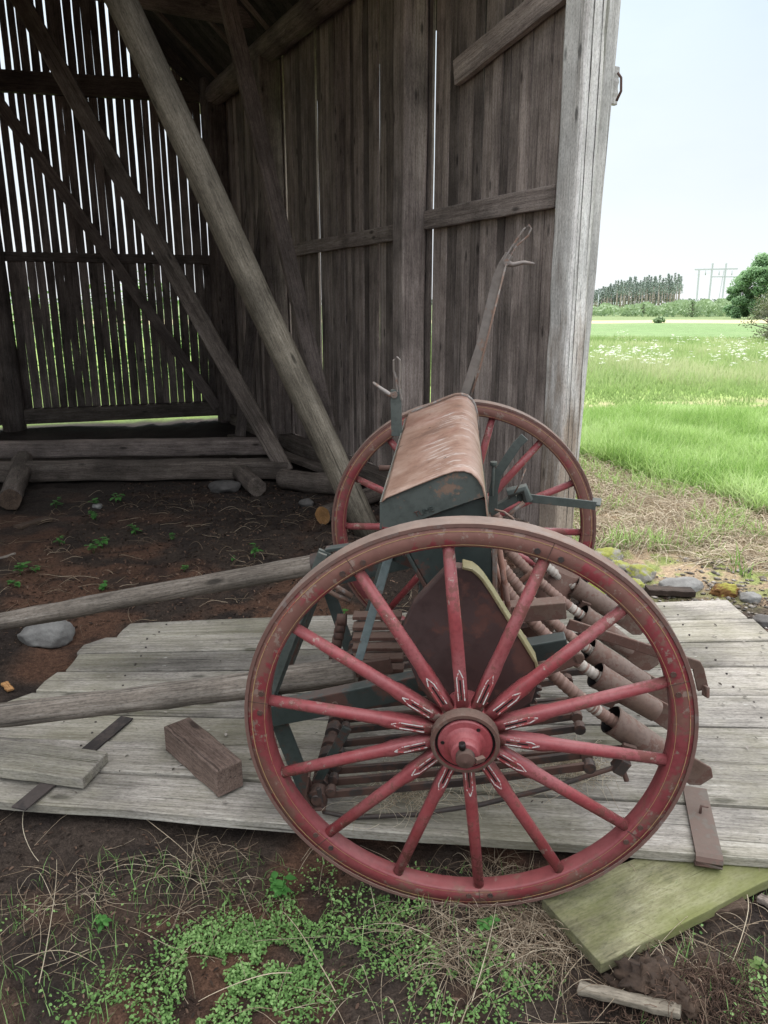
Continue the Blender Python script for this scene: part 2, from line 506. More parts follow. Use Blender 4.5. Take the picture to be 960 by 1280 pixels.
    def prism(s, poly, y0, y1, mat=0, rnd=None, side=None):
        """polygon in x,z pushed along y"""
        n = len(poly); o = len(s.v)
        for y in (y0, y1):
            for x, z in poly:
                s.v.append((x, y, z))
        r = random.random() if rnd is None else rnd
        fs = [list(range(n)), list(range(n, 2 * n))[::-1]]
        mt = [mat, mat]
        for i in range(n):
            j = (i + 1) % n
            fs.append([i, i + n, j + n, j]); mt.append(mat if side is None else side)
        for f, q in zip(fs, mt):
            s.f.append([i + o for i in f]); s.m.append(q); s.r.append(r); s.sm.append(False)

    def build(s, name, mats, parent=None, mat4=None, bevel=0, local=False, tt=None, fix=True):
        me = bpy.data.meshes.new(name)
        me.from_pydata(s.v, [], s.f)
        for m in (mats if isinstance(mats, (list, tuple)) else [mats]):
            me.materials.append(m)
        me.polygons.foreach_set('material_index', s.m)
        me.polygons.foreach_set('use_smooth', s.sm)
        at_ = me.attributes.new('rnd', 'FLOAT', 'FACE')
        at_.data.foreach_set('value', np.array(s.r, dtype=np.float32))
        if fix:
            import bmesh
            bm = bmesh.new(); bm.from_mesh(me)
            bmesh.ops.recalc_face_normals(bm, faces=bm.faces)
            bm.to_mesh(me); bm.free()
        me.update()
        o = bpy.data.objects.new(name, me)
        link(o, parent, mat4, local)
        if bevel:
            b = o.modifiers.new('bevel', 'BEVEL'); b.width = bevel; b.segments = 2; b.limit_method = 'ANGLE'
        return o


def link(o, parent=None, mat4=None, local=False):
    COL.objects.link(o)
    m = mat4 or Matrix.Identity(4)
    if parent is not None:
        o.parent = parent
        if local:
            m = W[parent.name] @ m
        o.matrix_parent_inverse = W[parent.name].inverted()
    o.matrix_basis = m
    W[o.name] = m


def tag(o, label=None, cat=None, group=None, kind=None):
    for k, v in (('label', label), ('category', cat), ('group', group), ('kind', kind)):
        if v:
            o[k] = v
    return o


def empty(name, mat4):
    o = bpy.data.objects.new(name, None)
    o.empty_display_size = .2
    link(o, None, mat4)
    return o


def copy_tree(src, newmat, parent=None):
    """copy a thing with its parts; keeps their places relative to the thing"""
    c = src.copy(); COL.objects.link(c)
    if parent is not None:
        c.parent = parent
    if newmat is not None:
        c.matrix_basis = newmat
        W[c.name] = newmat
    for ch in list(src.children):
        copy_tree(ch, None, c)
    return c


def frame_z(p0, p1, up=(0, 0, 1)):
    """matrix with local Z running from p0 to p1"""
    p0 = Vector(p0); p1 = Vector(p1)
    z = (p1 - p0).normalized(); u = Vector(up); x = u.cross(z)
    if x.length < 1e-3:
        x = Vector((1, 0, 0)) - z * z.x
    x.normalize(); y = z.cross(x)
    m = Matrix((x, y, z)).transposed().to_4x4()
    m.translation = p0
    return m, (p1 - p0).length


def log(name, p0, p1, r0, r1, mat, parent=None, n=16, rough=.06, seg=14, endmat=None, local=False, bow=0.0):
    m, L = frame_z(p0, p1)
    b = MB(); sd = random.random() * 50
    pts = []; rad = []
    for i in range(seg + 1):
        t = i / seg
        pts.append((bow * math.sin(math.pi * t) + .004 * math.sin(t * 9 + sd), .004 * math.cos(t * 7 + sd), t * L)); rad.append(r0 + (r1 - r0) * t)
    o0 = 0
    b.tube(pts, rad, n, True, 0, random.random())
    vs = []
    for i, p in enumerate(b.v):
        k = i // n; j = i % n
        c = pts[k]
        q = 1 + rough * (float(vnoise(j * 1.7 + sd, k * .9 + sd)) - .5) * 2
        vs.append((c[0] + (p[0] - c[0]) * q, c[1] + (p[1] - c[1]) * q, p[2]))
    b.v = vs
    if endmat:
        b.m[-1] = 1; b.m[-2] = 1
        b.r[-1] = b.r[-2] = .9
    return b.build(name, [mat] + ([endmat] if endmat else []), parent, m, local=local)


def timber(name, p0, p1, w, h, mat, parent=None, up=(0, 0, 1), bevel=.006, local=False, wob=.004, seg=10, mats2=None):
    """squared timber or board: local Z along, X across (w), Y thick (h), slightly uneven"""
    m, L = frame_z(p0, p1, up)
    b = MB(); plank_into(b, (0, 0, 0), (0, 0, L), w, h, (0, 1, 0), wob, seg)
    return b.build(name, mat, parent, m, bevel, local)


def plank_into(b, p0, p1, w, h, up, wob=.003, seg=8, rnd=None, mat=0, w1=None):
    p0 = Vector(p0); p1 = Vector(p1); d = (p1 - p0).normalized()
    u = Vector(up); u = (u - d * u.dot(d)).normalized(); s = u.cross(d)
    w1 = w if w1 is None else w1
    vs = []; fs = []
    for i in range(seg + 1):
        t = i / seg; p = p0.lerp(p1, t); ww = w + (w1 - w) * t
        a = ww / 2 + random.uniform(-wob, wob); c = ww / 2 + random.uniform(-wob, wob)
        e = random.uniform(-wob, wob) * .6
        vs += [p - s * a - u * (h / 2 - e), p + s * c - u * (h / 2 - e), p + s * c + u * (h / 2 + e), p - s * a + u * (h / 2 + e)]
    for i in range(seg):
        a = i * 4; q = a + 4
        for k in range(4):
            k2 = (k + 1) % 4
            fs.append((a + k, a + k2, q + k2, q + k))
    fs.append((3, 2, 1, 0)); e = seg * 4; fs.append((e, e + 1, e + 2, e + 3))
    b.add(vs, fs, mat, rnd)


def np_mesh(name, verts, faces_n, loops, mats, rnd=None, tt=None, smooth=False, midx=None):
    """big mesh from numpy: verts (n,3), loops flat vertex index, faces_n corner counts"""
    me = bpy.data.meshes.new(name)
    nf = len(faces_n)
    me.vertices.add(len(verts)); me.vertices.foreach_set('co', np.asarray(verts, np.float32).ravel())
    me.loops.add(len(loops)); me.loops.foreach_set('vertex_index', np.asarray(loops, np.int32))
    me.polygons.add(nf)
    st = np.concatenate([[0], np.cumsum(faces_n)[:-1]]).astype(np.int32)
    me.polygons.foreach_set('loop_start', st)
    me.update(calc_edges=True)
    me.validate()
    for m in (mats if isinstance(mats, (list, tuple)) else [mats]):
        me.materials.append(m)
    if rnd is not None:
        a = me.attributes.new('rnd', 'FLOAT', 'FACE'); a.data.foreach_set('value', np.asarray(rnd, np.float32))
    if tt is not None:
        a = me.attributes.new('tt', 'FLOAT', 'POINT'); a.data.foreach_set('value', np.asarray(tt, np.float32))
    if midx is not None:
        me.polygons.foreach_set('material_index', np.asarray(midx, np.int32))
    if smooth:
        me.polygons.foreach_set('use_smooth', [True] * nf)
    o = bpy.data.objects.new(name, me)
    link(o)
    return o


# ------------------------------------------------------------------ ground
PX0, PX1 = -1.72, 1.93            # the fallen door's extent along x


def plat_near(x):
    return 2.27 - .133 * (x + 1.34)


def plat_far(x):
    return 3.81 + .04 * (x + 1.4)


def plat_z(x, y):
    fx = np.clip((np.asarray(x, float) + 2.0) / 3.95, -.3, 1.0)
    fy = np.clip((np.asarray(y, float) - 2.0) / 1.9, 0, 1)
    return -.02 + fx * (.062 + .035 * fy)


def ground_z(x, y, fine=True):
    x = np.asarray(x, float); y = np.asarray(y, float)
    near = 1 - sstep(9.5, 14, np.hypot(x, y - 2))
    z = -.06 * (1 - sstep(-.5, 1.6, x)) * (1 - sstep(7.5, 10, y))
    z = z - .06 * (1 - sstep(1.85, 2.6, y)) * (1 - sstep(2.5, 4, np.abs(x)))
    if fine:
        z = z + near * ((fbm(x * 1.1, y * 1.1, 3, 3) - .5) * .05)
        amp = near * (1 - .5 * sstep(1.5, 2.2, x))
        z = z + amp * ((fbm(x * 7, y * 7, 4, 9) - .5) * .06 + (fbm(x * 30, y * 30, 2, 5) - .5) * .022)
        far = sstep(10, 40, y)
        z = z + far * (fbm(x * .05, y * .05, 2, 8) - .5) * .5
    # peat heap at the lower right
    z = z + .055 * np.exp(-(((x - .78) / .13) ** 2 + ((y - 1.52) / .10) ** 2))
    # under the fallen door the ground stays below the boards
    inside = sstep(PX0 - .14, PX0 + .04, x) * (1 - sstep(PX1 - .12, PX1 + .06, x))
    pn = plat_near(x); pf = plat_far(x)
    inside = inside * sstep(pn - .14, pn - .02, y) * (1 - sstep(pf - .05, pf + .16, y))
    lim = plat_z(x, y) - .085
    z = np.where(z > lim, z * (1 - inside) + lim * inside, z)
    # hollow worn under the near wheel, pad under the far one
    g = np.exp(-(((x - .226) / .22) ** 2 + ((y - 1.885) / .13) ** 2))
    z = z * (1 - g) + (-.076) * g
    # distant rise behind the bush strip
    z = z + sstep(250, 420, y) * 3.0
    return z


def lush_edge(x, y):
    """>0 inside the uncut grass at the right"""
    # line from (2.0,8.6) to (3.1,6.2)
    return (y - 8.6) * 1.1 + (x - 2.0) * 2.4


def axis_pts(segs):
    out = []
    for a, b, st in segs:
        n = max(1, int(round((b - a) / st)))
        out += [a + (b - a) * i / n for i in range(n)]
    out.append(segs[-1][1])
    return np.array(out)


gx = axis_pts([(-1500, -300, 150), (-300, -60, 20), (-60, -14, 4), (-14, -4, .5), (-4, -1.6, .06), (-1.6, 1.9, .022), (1.9, 4.2, .05), (4.2, 14, .4), (14, 60, 3), (60, 300, 12), (300, 1500, 150)])
gy = axis_pts([(-300, -20, 40), (-20, 0, 2), (0, 1.3, .1), (1.3, 4.4, .022), (4.4, 9, .05), (9, 16, .2), (16, 45, 1.0), (45, 130, 1.8), (130, 420, 14), (420, 2500, 160)])
GX, GY = np.meshgrid(gx, gy)
GZ = ground_z(GX, GY)
nx, ny = len(gx), len(gy)
vv = np.stack([GX.ravel(), GY.ravel(), GZ.ravel()], 1)
ii = np.arange(nx - 1)[None, :] + (np.arange(ny - 1) * nx)[:, None]
quads = np.stack([ii, ii + 1, ii + nx + 1, ii + nx], -1).reshape(-1, 4)
# ground colours, by what lies where
x, y = vv[:, 0], vv[:, 1]
n1 = fbm(x * 2.3, y * 2.3, 4, 21); n2 = fbm(x * 9, y * 9, 3, 31); n3 = fbm(x * .35, y * .35, 3, 41)


def lerp(a, b, t):
    return a + (np.asarray(b) - a) * t[:, None]


c = np.tile(np.array([.044, .033, .027]), (len(x), 1))
c = lerp(c, [.105, .055, .036], np.clip(sstep(.48, .66, n1) * .75 * (y < 7), 0, 1))
c = lerp(c, [.020, .016, .015], sstep(.5, .7, n2) * .7)
c = lerp(c, [.034, .028, .026], sstep(5.2, 6.8, y) * (x < 1) * .6)
out_m = sstep(1.25, 1.75, x + (n2 - .5) * .7) * sstep(3.7, 4.6, y + (n1 - .5) * .8)
rightside = np.maximum(out_m, sstep(8.8, 9.6, y) * (x > 1.0) + sstep(12.2, 13.4, y) + sstep(6, 7.5, -x))
rightside = np.clip(rightside, 0, 1)
c = lerp(c, [.30, .225, .15], rightside)
behind = sstep(.1, .5, (x + 2.30) * -.304 + (y - 11.45) * .953)
rightside = np.maximum(rightside, behind)
c = lerp(c, [.17, .25, .075], behind)
c = lerp(c, [.16, .22, .055], rightside * sstep(.47, .62, n2) * .8)
lush = sstep(-.3, .5, lush_edge(x, y) + (n1 - .5) * 1.2) * rightside
c = lerp(c, [.20, .30, .085], lush)
trk = np.exp(-((y - 12.7 - .10 * (x - 3) + (n3 - .5) * 2.0) / 1.1) ** 2) * sstep(.38, .55, n1) * (x > -2)
c = lerp(c, [.38, .33, .20], np.clip(trk * 1.1, 0, 1) * lush)
mead = sstep(13.5, 16, y)
c = lerp(c, [.25, .37, .10], mead * .9)
c = lerp(c, [.31, .36, .14], mead * sstep(.45, .65, n1) * .5)
crop = sstep(39, 42, y + (n3 - .5) * 2)
c = lerp(c, [.155, .235, .095], crop)
c = lerp(c, [.185, .255, .115], crop * sstep(.42, .6, n3) * .6)
c = lerp(c, [.46, .40, .24], sstep(83, 86, y + (n1 - .5) * 5) * 1.0)
c = lerp(c, [.17, .22, .10], sstep(104, 107, y + (n1 - .5) * 5))
gm, nt, b, out = new_mat('ground_soil')
ca = N(nt, 'ShaderNodeAttribute', attribute_name='col')
tc = N(nt, 'ShaderNodeTexCoord')
q1 = noise_n(nt, tc.outputs['Object'], 45, 5, .7)
q2 = noise_n(nt, tc.outputs['Object'], 160, 3, .6)
q3 = noise_n(nt, tc.outputs['Object'], 1.2, 6, .7)
cc = mixc(nt, 1.0, ca.outputs['Color'], ramp(nt, q1, [(.3, .55), (.7, 1.5)]), 'MULTIPLY')
cc = mixc(nt, 1.0, cc, ramp(nt, q2, [(.3, .6), (.7, 1.4)]), 'MULTIPLY')
cc = mixc(nt, 1.0, cc, ramp(nt, q3, [(.3, .8), (.7, 1.2)]), 'MULTIPLY')
nt.links.new(cc, b.inputs['Base Color'])
b.inputs['Roughness'].default_value = .95
b.inputs['Specular IOR Level'].default_value = .15
bp = N(nt, 'ShaderNodeBump'); bp.inputs['Strength'].default_value = .7; bp.inputs['Distance'].default_value = .012
nt.links.new(math_(nt, 'ADD', q1, math_(nt, 'MULTIPLY', q2, .5)), bp.inputs['Height']); nt.links.new(bp.outputs[0], b.inputs['Normal'])
go = np_mesh('ground', vv, np.full(len(quads), 4), quads.ravel(), gm, smooth=True)
a = go.data.attributes.new('col', 'FLOAT_COLOR', 'POINT')
a.data.foreach_set('color', np.concatenate([c, np.ones((len(c), 1))], 1).astype(np.float32).ravel())
tag(go, kind='structure')


def gz1(x, y):
    return float(ground_z(np.array([x]), np.array([y]))[0])


def on_ground(px, py, dz=0.0):
    """ground point under a photo pixel"""
    z = -.05
    for _ in range(6):
        p = gp(px, py, z); z = gz1(p.x, p.y)
    return Vector((p.x, p.y, z + dz))


# ------------------------------------------------------------------ barn
P0 = Vector((1.16, 5.0, 0.0))
D = Vector((-.472, .881, 0.0)).normalized()      # along the side wall, away from the camera
NL = Vector((-D.y, D.x, 0.0))                      # inwards, to the left
LW = 7.32
CORN = P0 + D * LW
E = Vector((-.94, -.30, 0.0)).normalized()         # along the back wall, to the left
EAVE = 4.30
barn = empty('barn', Matrix.Translation(P0))
tag(barn, 'weathered grey board barn with open front and gaps of daylight between its boards', 'barn')

# side wall: board on board cladding, a few joints left open
b = MB()
s = -.02
joints = []
SLITS = (1.61, 2.52, 3.91, 4.83, 6.3)
while s < LW:
    w = random.choice([.075, .085, .095, .105, .12])
    gap = random.uniform(.003, .010)
    off = random.choice([0, .003, .008])
    wide = any(s < t <= s + w + .012 for t in SLITS)
    if wide:
        gap = .042 if s < 1.7 else (.052 if s < 3 else .050)
    p = P0 + D * (s + w / 2) - NL * (.045 - off)
    plank_into(b, (p.x, p.y, .12 + random.uniform(0, .03)), (p.x + random.uniform(-.004, .004), p.y, EAVE + .25), w, .022, NL, .0022, 10)
    s += w + gap
    joints.append(s - gap / 2)
for q in joints:
    open_ = any(abs(q - t) < .075 for t in SLITS) or random.random() < .05
    p = P0 + D * q - NL * .075
    if open_:
        zt = 2.45 if q < 3 else .9
        plank_into(b, (p.x, p.y, .12), (p.x, p.y, zt), .075, .022, NL, .002, 6)
        continue
    plank_into(b, (p.x, p.y, .12), (p.x, p.y, EAVE + .25), .055, .022, NL, .002, 6)
tag(b.build('wall', M['barn_wood'], barn), 'side wall of dark close-set vertical boards')

# back wall: narrow boards with clear gaps, widened above the lower rail in place of sky bloom
b = MB()
s = .10
Zr = 2.27
while s < 7.5:
    w = random.uniform(.085, .125)
    for z0, z1, sh in ((.18 + random.uniform(-.02, .02), Zr, 1.0), (Zr + .01, 4.42 + min(s, 3.9) * .90 if s < 3.9 else 4.42 + max(0, 7.8 - s) * .90, .80)):
        p = CORN + E * (s + w / 2)
        ww = w * (1.0 if sh == 1.0 else random.choice([.72, .78, .84, .88, .92, .96, 1.02]))
        if z1 > 4:
            ww = ww
        plank_into(b, (p.x, p.y, z0), (p.x + random.uniform(-.012, .012), p.y, z1), ww, .022, E.cross(Vector((0, 0, 1))), .0035, 9)
    s += w + random.uniform(.003, .011)
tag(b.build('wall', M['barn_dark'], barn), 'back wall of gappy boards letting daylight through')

# back wall rails, posts, sills
EN = Vector((E.y, -E.x, 0)).normalized()
if EN.y > 0:
    EN = -EN                                       # towards the camera


def bw(s_, z, dn):
    p = CORN + E * s_ + EN * dn
    return Vector((p.x, p.y, z))


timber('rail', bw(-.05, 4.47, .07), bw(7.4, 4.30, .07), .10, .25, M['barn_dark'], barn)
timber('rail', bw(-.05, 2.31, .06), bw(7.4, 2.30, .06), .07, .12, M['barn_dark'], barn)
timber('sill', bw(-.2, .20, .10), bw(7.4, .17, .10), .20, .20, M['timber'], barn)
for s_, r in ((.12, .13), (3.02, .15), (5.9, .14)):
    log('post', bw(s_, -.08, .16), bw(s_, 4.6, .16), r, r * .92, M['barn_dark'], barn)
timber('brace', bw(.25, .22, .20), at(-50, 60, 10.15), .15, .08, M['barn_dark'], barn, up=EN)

# side wall posts, rails, plate
def sw(s_, z, dn):
    p = P0 + D * s_ + NL * dn
    return Vector((p.x, p.y, z))


for s_, r in ((1.83, .11), (5.05, .13)):
    timber('post', sw(s_, .02, .10), sw(s_, EAVE + .02, .10), r * 2, r * 1.7, M['barn_dark'] if s_ > 3 else M['barn_wood'], barn, up=D, bevel=.02)
timber('post', sw(7.1, .02, .10), sw(7.1, EAVE, .10), .24, .2, M['barn_dark'], barn, up=D, bevel=.03)
timber('rail', sw(.12, 2.33, .015), sw(1.71, 2.33, .015), .14, .045, M['barn_wood'], barn, up=NL)
timber('rail', sw(1.95, 2.28, .015), sw(4.9, 2.28, .015), .13, .045, M['barn_wood'], barn, up=NL)
timber('rail', sw(5.2, 2.22, .015), sw(7.0, 2.22, .015), .13, .045, M['barn_dark'], barn, up=NL)
timber('brace', sw(.10, 3.50, .02), sw(1.30, 3.30, .02), .17, .05, M['barn_wood'], barn, up=NL)
log('plate', sw(-.3, EAVE + .10, .10), sw(LW + .3, EAVE + .10, .10), .13, .14, M['barn_dark'], barn)
timber('sill', sw(.1, .05, .06), sw(LW, .05, .06), .18, .16, M['timber'], barn)

# corner post: weathered silver on its outer faces
cp0 = P0 - D * .085 + NL * .040
cpo = timber('post', Vector((cp0.x, cp0.y, -.06)), Vector((cp0.x - .01, cp0.y, EAVE + .3)), .155, .19, M['post_wood'], barn, up=D, bevel=.02, wob=.006, seg=26)
m_, L_ = frame_z(Vector((cp0.x, cp0.y, -.06)), Vector((cp0.x - .01, cp0.y, EAVE + .3)), D)
b = MB()
for (x0, z0, z1, w_, sd) in ((-.030, .5, 4.4, .006, 1), (.035, 1.9, 4.5, .005, 2), (-.055, 1.0, 2.6, .003, 3), (.06, .2, 1.9, .004, 4), (.01, .1, 1.2, .004, 5)):
    pts = []
    n_ = 34
    for k in range(n_ + 1):
        z_ = z0 + (z1 - z0) * k / n_
        pts.append((x0 + .018 * (float(vnoise(z_ * 1.3, sd * 7.7)) - .5) + .004 * (float(vnoise(z_ * 9, sd * 3.1)) - .5), z_, w_ * math.sin(math.pi * (k + .4) / (n_ + .8)) ** .5 * (.5 + float(vnoise(z_ * 5, sd * 2.2)))))
    vs = []; fs = []
    for (x_, z_, ww) in pts:
        vs += [(x_ - ww / 2, -.0995, z_), (x_ + ww / 2, -.0995, z_)]
    for k in range(n_):
        fs.append((2 * k, 2 * k + 1, 2 * k + 3, 2 * k + 2))
    b.add(vs, fs)
b.build('crack', M['stain'], cpo, m_)
tag(cpo, 'silver-grey weathered corner post with long cracks')
# edge boards outside the corner
b = MB()
e0 = P0 - D * .12 - NL * .155
eb = P0 - D * .10 - NL * .042
plank_into(b, (eb.x, eb.y, .04), (e0.x, e0.y, EAVE + .3), .085, .028, D, .003, 10)
e1 = P0 - D * .06 - NL * .205
eb = P0 - D * .05 - NL * .062
plank_into(b, (eb.x, eb.y, .04), (e1.x, e1.y, EAVE + .3), .085, .026, D, .003, 10)
tag(b.build('edge_board', M['silver_wood'], barn), 'pale boards seen edge on outside the corner post')
e2 = P0 - D * .05 - NL * .215
timber('batten', Vector((e2.x, e2.y, 2.84)), Vector((e2.x, e2.y, 3.05)), .09, .03, M['silver_wood'], barn, up=D)
# hook on the edge board
b = MB()
h0 = P0 - D * .14 - NL * .135
b.tube([h0 + Vector((.03, 0, 2.98)), h0 + Vector((.045, -.02, 2.95)), h0 + Vector((.05, -.02, 2.88)), h0 + Vector((.03, -.01, 2.83))], .008, 6)
b.build('hook', M['dark_iron'], barn)

# braces in front of the walls
pole = log('brace_pole', on_ground(462, 668, -.02), at(118, -70, 5.35), .100, .098, M['pole_wood'], barn, n=20, bow=.02)
tag(pole, 'pale round pole leaning up to the left with a long crack')
bl = at(358, 590, 7.55)
timber('brace', bl, at(-8, -60, 8.3), .17, .12, M['timber'], barn, up=(0, -1, .3), bevel=.015)
timber('brace', at(410, 535, 8.0), at(282, -10, 8.1), .16, .07, M['barn_dark'], barn, up=(.5, -.8, 0))
# short knee and leaning slab near the far corner
timber('brace', at(300, 545, 9.3), at(335, 215, 9.6), .12, .08, M['barn_dark'], barn, up=(.5, -.8, 0))

# roof: rafters and boarding
rise = .90
wid = 4.0
b = MB()
ridge_z = EAVE + .12 + wid * rise
for side in (0, 1):
    for k in range(62):
        s_ = -.5 + k * .137
        base = P0 + D * s_
        if side == 0:
            a0 = base - NL * .5 + Vector((0, 0, EAVE + .12 - .5 * rise)); a1 = base + NL * wid + Vector((0, 0, ridge_z))
        else:
            a0 = base + NL * (2 * wid + .5) + Vector((0, 0, EAVE + .12 - .5 * rise)); a1 = base + NL * wid + Vector((0, 0, ridge_z))
        if s_ < LW + .6:
            plank_into(b, a0, a1, .135, .025, (0, 0, 1), .001, 3)
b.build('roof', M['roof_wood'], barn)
timber('rafter', bw(-.2, 4.30, .12), bw(4.0, 8.05, .12), .05, .42, M['roof_wood'], barn)  # wide dark board added to block sky showing under the roof line
for k in range(9):
    s_ = -.1 + k * .98
    log('rafter', sw(s_, EAVE + .10 - .15, -.25), sw(s_, ridge_z - .14, wid), .065, .055, M['barn_dark'], barn, n=10, seg=6)
for s_ in (5.05,):
    log('tie_beam', sw(s_, EAVE + .42, -.1), sw(s_, EAVE + .42, 8.0), .12, .11, M['barn_dark'], barn)
# unseen boarded gable above the open front, added to darken the upper interior
b = MB()
q = .05
while q < 2 * wid - .05:
    p = P0 + NL * (q + .06) - D * .05
    top_ = EAVE + .05 + min(q, 2 * wid - q) * rise
    if top_ - 4.2 > .05:
        plank_into(b, (p.x, p.y, 4.2), (p.x, p.y, top_), .125, .024, D, .002, 3)
    q += .128
b.build('wall', M['barn_wood'], barn)
# far long wall, unseen beyond the left edge, added to darken the inside
b = MB()
s = 0.0
while s < LW + .5:
    w = random.uniform(.10, .13)
    p = P0 + D * (s + w / 2) + NL * 8.0
    plank_into(b, (p.x, p.y, .1), (p.x, p.y, EAVE + .2), w, .024, NL, .002, 3)
    s += w + .006
b.build('wall', M['barn_wood'], barn)

# ------------------------------------------------------------------ seed drill
Nw = at(581, 910, 1.84); Fw = at(577, 662, 3.37)
ua = (Fw - Nw); TR = ua.length; ua.normalize()
va = ua.cross(Vector((0, 0, 1))).normalized(); wa = va.cross(ua)
WR = .61
OD = (Nw + Fw) / 2 - wa * WR
DM = Matrix((va, ua, wa)).transposed().to_4x4(); DM.translation = OD
DMi = DM.inverted()
drill = empty('seed_drill', DM)
tag(drill, 'old horse-drawn seed drill with two red spoked wheels, rusty lidded box and wooden shafts', 'seed drill')


def dl(px, py, u):
    """drill-local point seen at a photo pixel on the plane y = u"""
    o = DMi @ CAM; d = DMi.to_3x3() @ ray(px, py)
    return o + d * ((u - o.y) / d.y)


def part(b, name, mat, parent=drill, m4=None, bevel=0, label=None):
    o = b.build(name, mat, parent, m4, bevel, local=True)
    if label:
        o['label'] = label
    return o


# --- wheel (axis along local Y, the outer face towards -Y)
wm = Matrix.Translation((0, -TR / 2, WR)) @ Matrix.Rotation(R(-6.0), 4, 'Y')
b = MB()
ri, ro, hw = .546, .600, .027
b.lathe([(ri + .004, -hw), (ri, -hw + .005), (ri, hw - .005), (ri + .004, hw), (ro, hw), (ro, -hw)], 96, 0, True, True)
for sgn in (-1, 1):
    b.lathe([(.5885, sgn * (hw + .0008)), (.5905, sgn * (hw + .0008))], 96, 1)
    b.lathe([(.553, sgn * (hw + .0008)), (.5542, sgn * (hw + .0008))], 96, 1)
for k in range(7):          # felloe joints
    a = (k + .5) * 2 * math.pi / 7
    for sgn in (-1, 1):
        p0 = Vector((ri * math.sin(a), sgn * (hw + .0004), ri * math.cos(a))); p1 = Vector((ro * math.sin(a), sgn * (hw + .0004), ro * math.cos(a)))
        b.beam(p0, p1, .0018, .001, (0, 1, 0), 2)
    for da in (-.055, .055):   # bolt heads on the inner edge of the rim
        p = Vector(((ri + .02) * math.sin(a + da), -hw, (ri + .02) * math.cos(a + da)))
        b.tube([p, p + Vector((0, -.004, 0))], .008, 8, True, 2, smooth=False)
wheel = part(b, 'wheel', [M['red_rim'], M['gold_line'], M['dark_iron']], drill, wm, 0, 'near red wheel standing in the dirt')
for p_ in wheel.data.polygons:
    pass
b = MB()
b.lathe([(ro + .0005, -hw - .002), (ro + .010, -hw - .002), (ro + .0115, -hw + .004), (ro + .0115, hw - .004), (ro + .010, hw + .002), (ro + .0005, hw + .002)], 96, 0, False, True)
tyre = part(b, 'tyre', M['tyre'], wheel)
# hub
b = MB()
prof = [(.0, -.150), (.023, -.142), (.025, -.139), (.025, -.122), (.034, -.120), (.038, -.114), (.040, -.098), (.047, -.082), (.055, -.076), (.070, -.074), (.073, -.070), (.073, -.064), (.080, -.064), (.081, -.074), (.090, -.074), (.093, -.068), (.092, -.040), (.088, -.034), (.088, .034), (.078, .045), (.062, .06), (.055, .11), (.035, .112), (.035, .05)]
mt = []
for i in range(len(prof) - 1):
    y_ = prof[i][1]
    mt.append(1 if i in (0, 1, 2) else (2 if i in (11,) else (3 if i in (13, 14, 15, 16) else 0)))
b.lathe(prof, 40, 0, False, False, .5, mt)
b.tube([(-.005, -.128, .028), (-.005, -.128, .045)], .009, 8, True, 2)            # pin slot
b.beam((.026, -.137, -.004), (.047, -.120, -.010), .012, .012, (0, 1, 0), 3)
for k in range(3):
    a = .7 + k * 2.1
    b.tube([(.06 * math.sin(a), -.076, .06 * math.cos(a)), (.06 * math.sin(a), -.0775, .06 * math.cos(a))], .0055, 8, True, 2)
hub = part(b, 'hub', [M['red'], M['dark_iron'], M['black'], M['rust']], wheel)
# spokes with painted arrows at the hub end
NSP = 14
for k in range(NSP):
    b = MB()
    secs = [(.086, .0165, .0185), (.14, .0170, .0185), (.214, .0175, .0185), (.236, .0180, .0180), (.30, .0178, .0175), (.548, .0155, .0155)]
    n = 12; o = 0; vs = []
    dish = lambda r: -.006 - .010 * (1 - (r - .086) / .46)
    for (r, wx, wy) in secs:
        sq = max(0, min(1, (.24 - r) / .02))
        for j in range(n):
            a = 2 * math.pi * (j + .5) / n
            cx, cy = math.cos(a), math.sin(a)
            mx = max(abs(cx), abs(cy))
            kx = (1 - sq * .75) + sq * .75 / mx
            vs.append((cx * wx * kx, dish(r) + cy * wy * kx, r))
    fs = []
    for i in range(len(secs) - 1):
        for j in range(n):
            j2 = (j + 1) % n
            fs.append((i * n + j, i * n + j2, (i + 1) * n + j2, (i + 1) * n + j))
    fs.append(tuple(range(n))[::-1]); e = (len(secs) - 1) * n; fs.append(tuple(range(e, e + n)))
    b.add(vs, fs, 0, None, True)
    # arrow outline, 1 mm proud of the front face
    def fy(r):
        w_ = np.interp(r, [s_[0] for s_ in secs], [s_[2] for s_ in secs])
        return dish(r) - w_ * .992 - .0010
    pts = [(-.0085, .110), (-.0085, .178), (0, .202), (.0085, .178), (.0085, .110)]
    for (x0, r0), (x1, r1) in zip(pts[:-1], pts[1:]):
        p0 = Vector((x0, fy(r0), r0)); p1 = Vector((x1, fy(r1), r1))
        b.beam(p0, p1, .0027, .0012, (0, 1, 0), 1)
    b.beam(Vector((0, fy(.112), .112)), Vector((0, fy(.172), .172)), .0036, .0012, (0, 1, 0), 2)
    o_ = part(b, 'spoke', [M['red'], M['white_line'], M['black']], wheel, Matrix.Rotation(2 * math.pi * k / NSP, 4, 'Y'))
# far wheel, turned about so that its outer face looks away
fm = Matrix.Translation((0, TR / 2, WR)) @ Matrix.Rotation(R(180), 4, 'Z') @ Matrix.Rotation(R(-12.9), 4, 'Y')
fw = wheel.copy(); COL.objects.link(fw); fw.parent = drill
fw.matrix_parent_inverse = W[drill.name].inverted(); fw.matrix_basis = DM @ fm; W[fw.name] = DM @ fm
fw['label'] = 'far red wheel standing on the planks'
for ch in list(wheel.children):
    c_ = ch.copy(); COL.objects.link(c_); c_.parent = fw
    # same place relative to its own wheel
    rel = W[wheel.name].inverted() @ ch.matrix_basis
    c_.matrix_parent_inverse = Matrix.Identity(4); c_.matrix_basis = rel; W[c_.name] = W[fw.name] @ rel

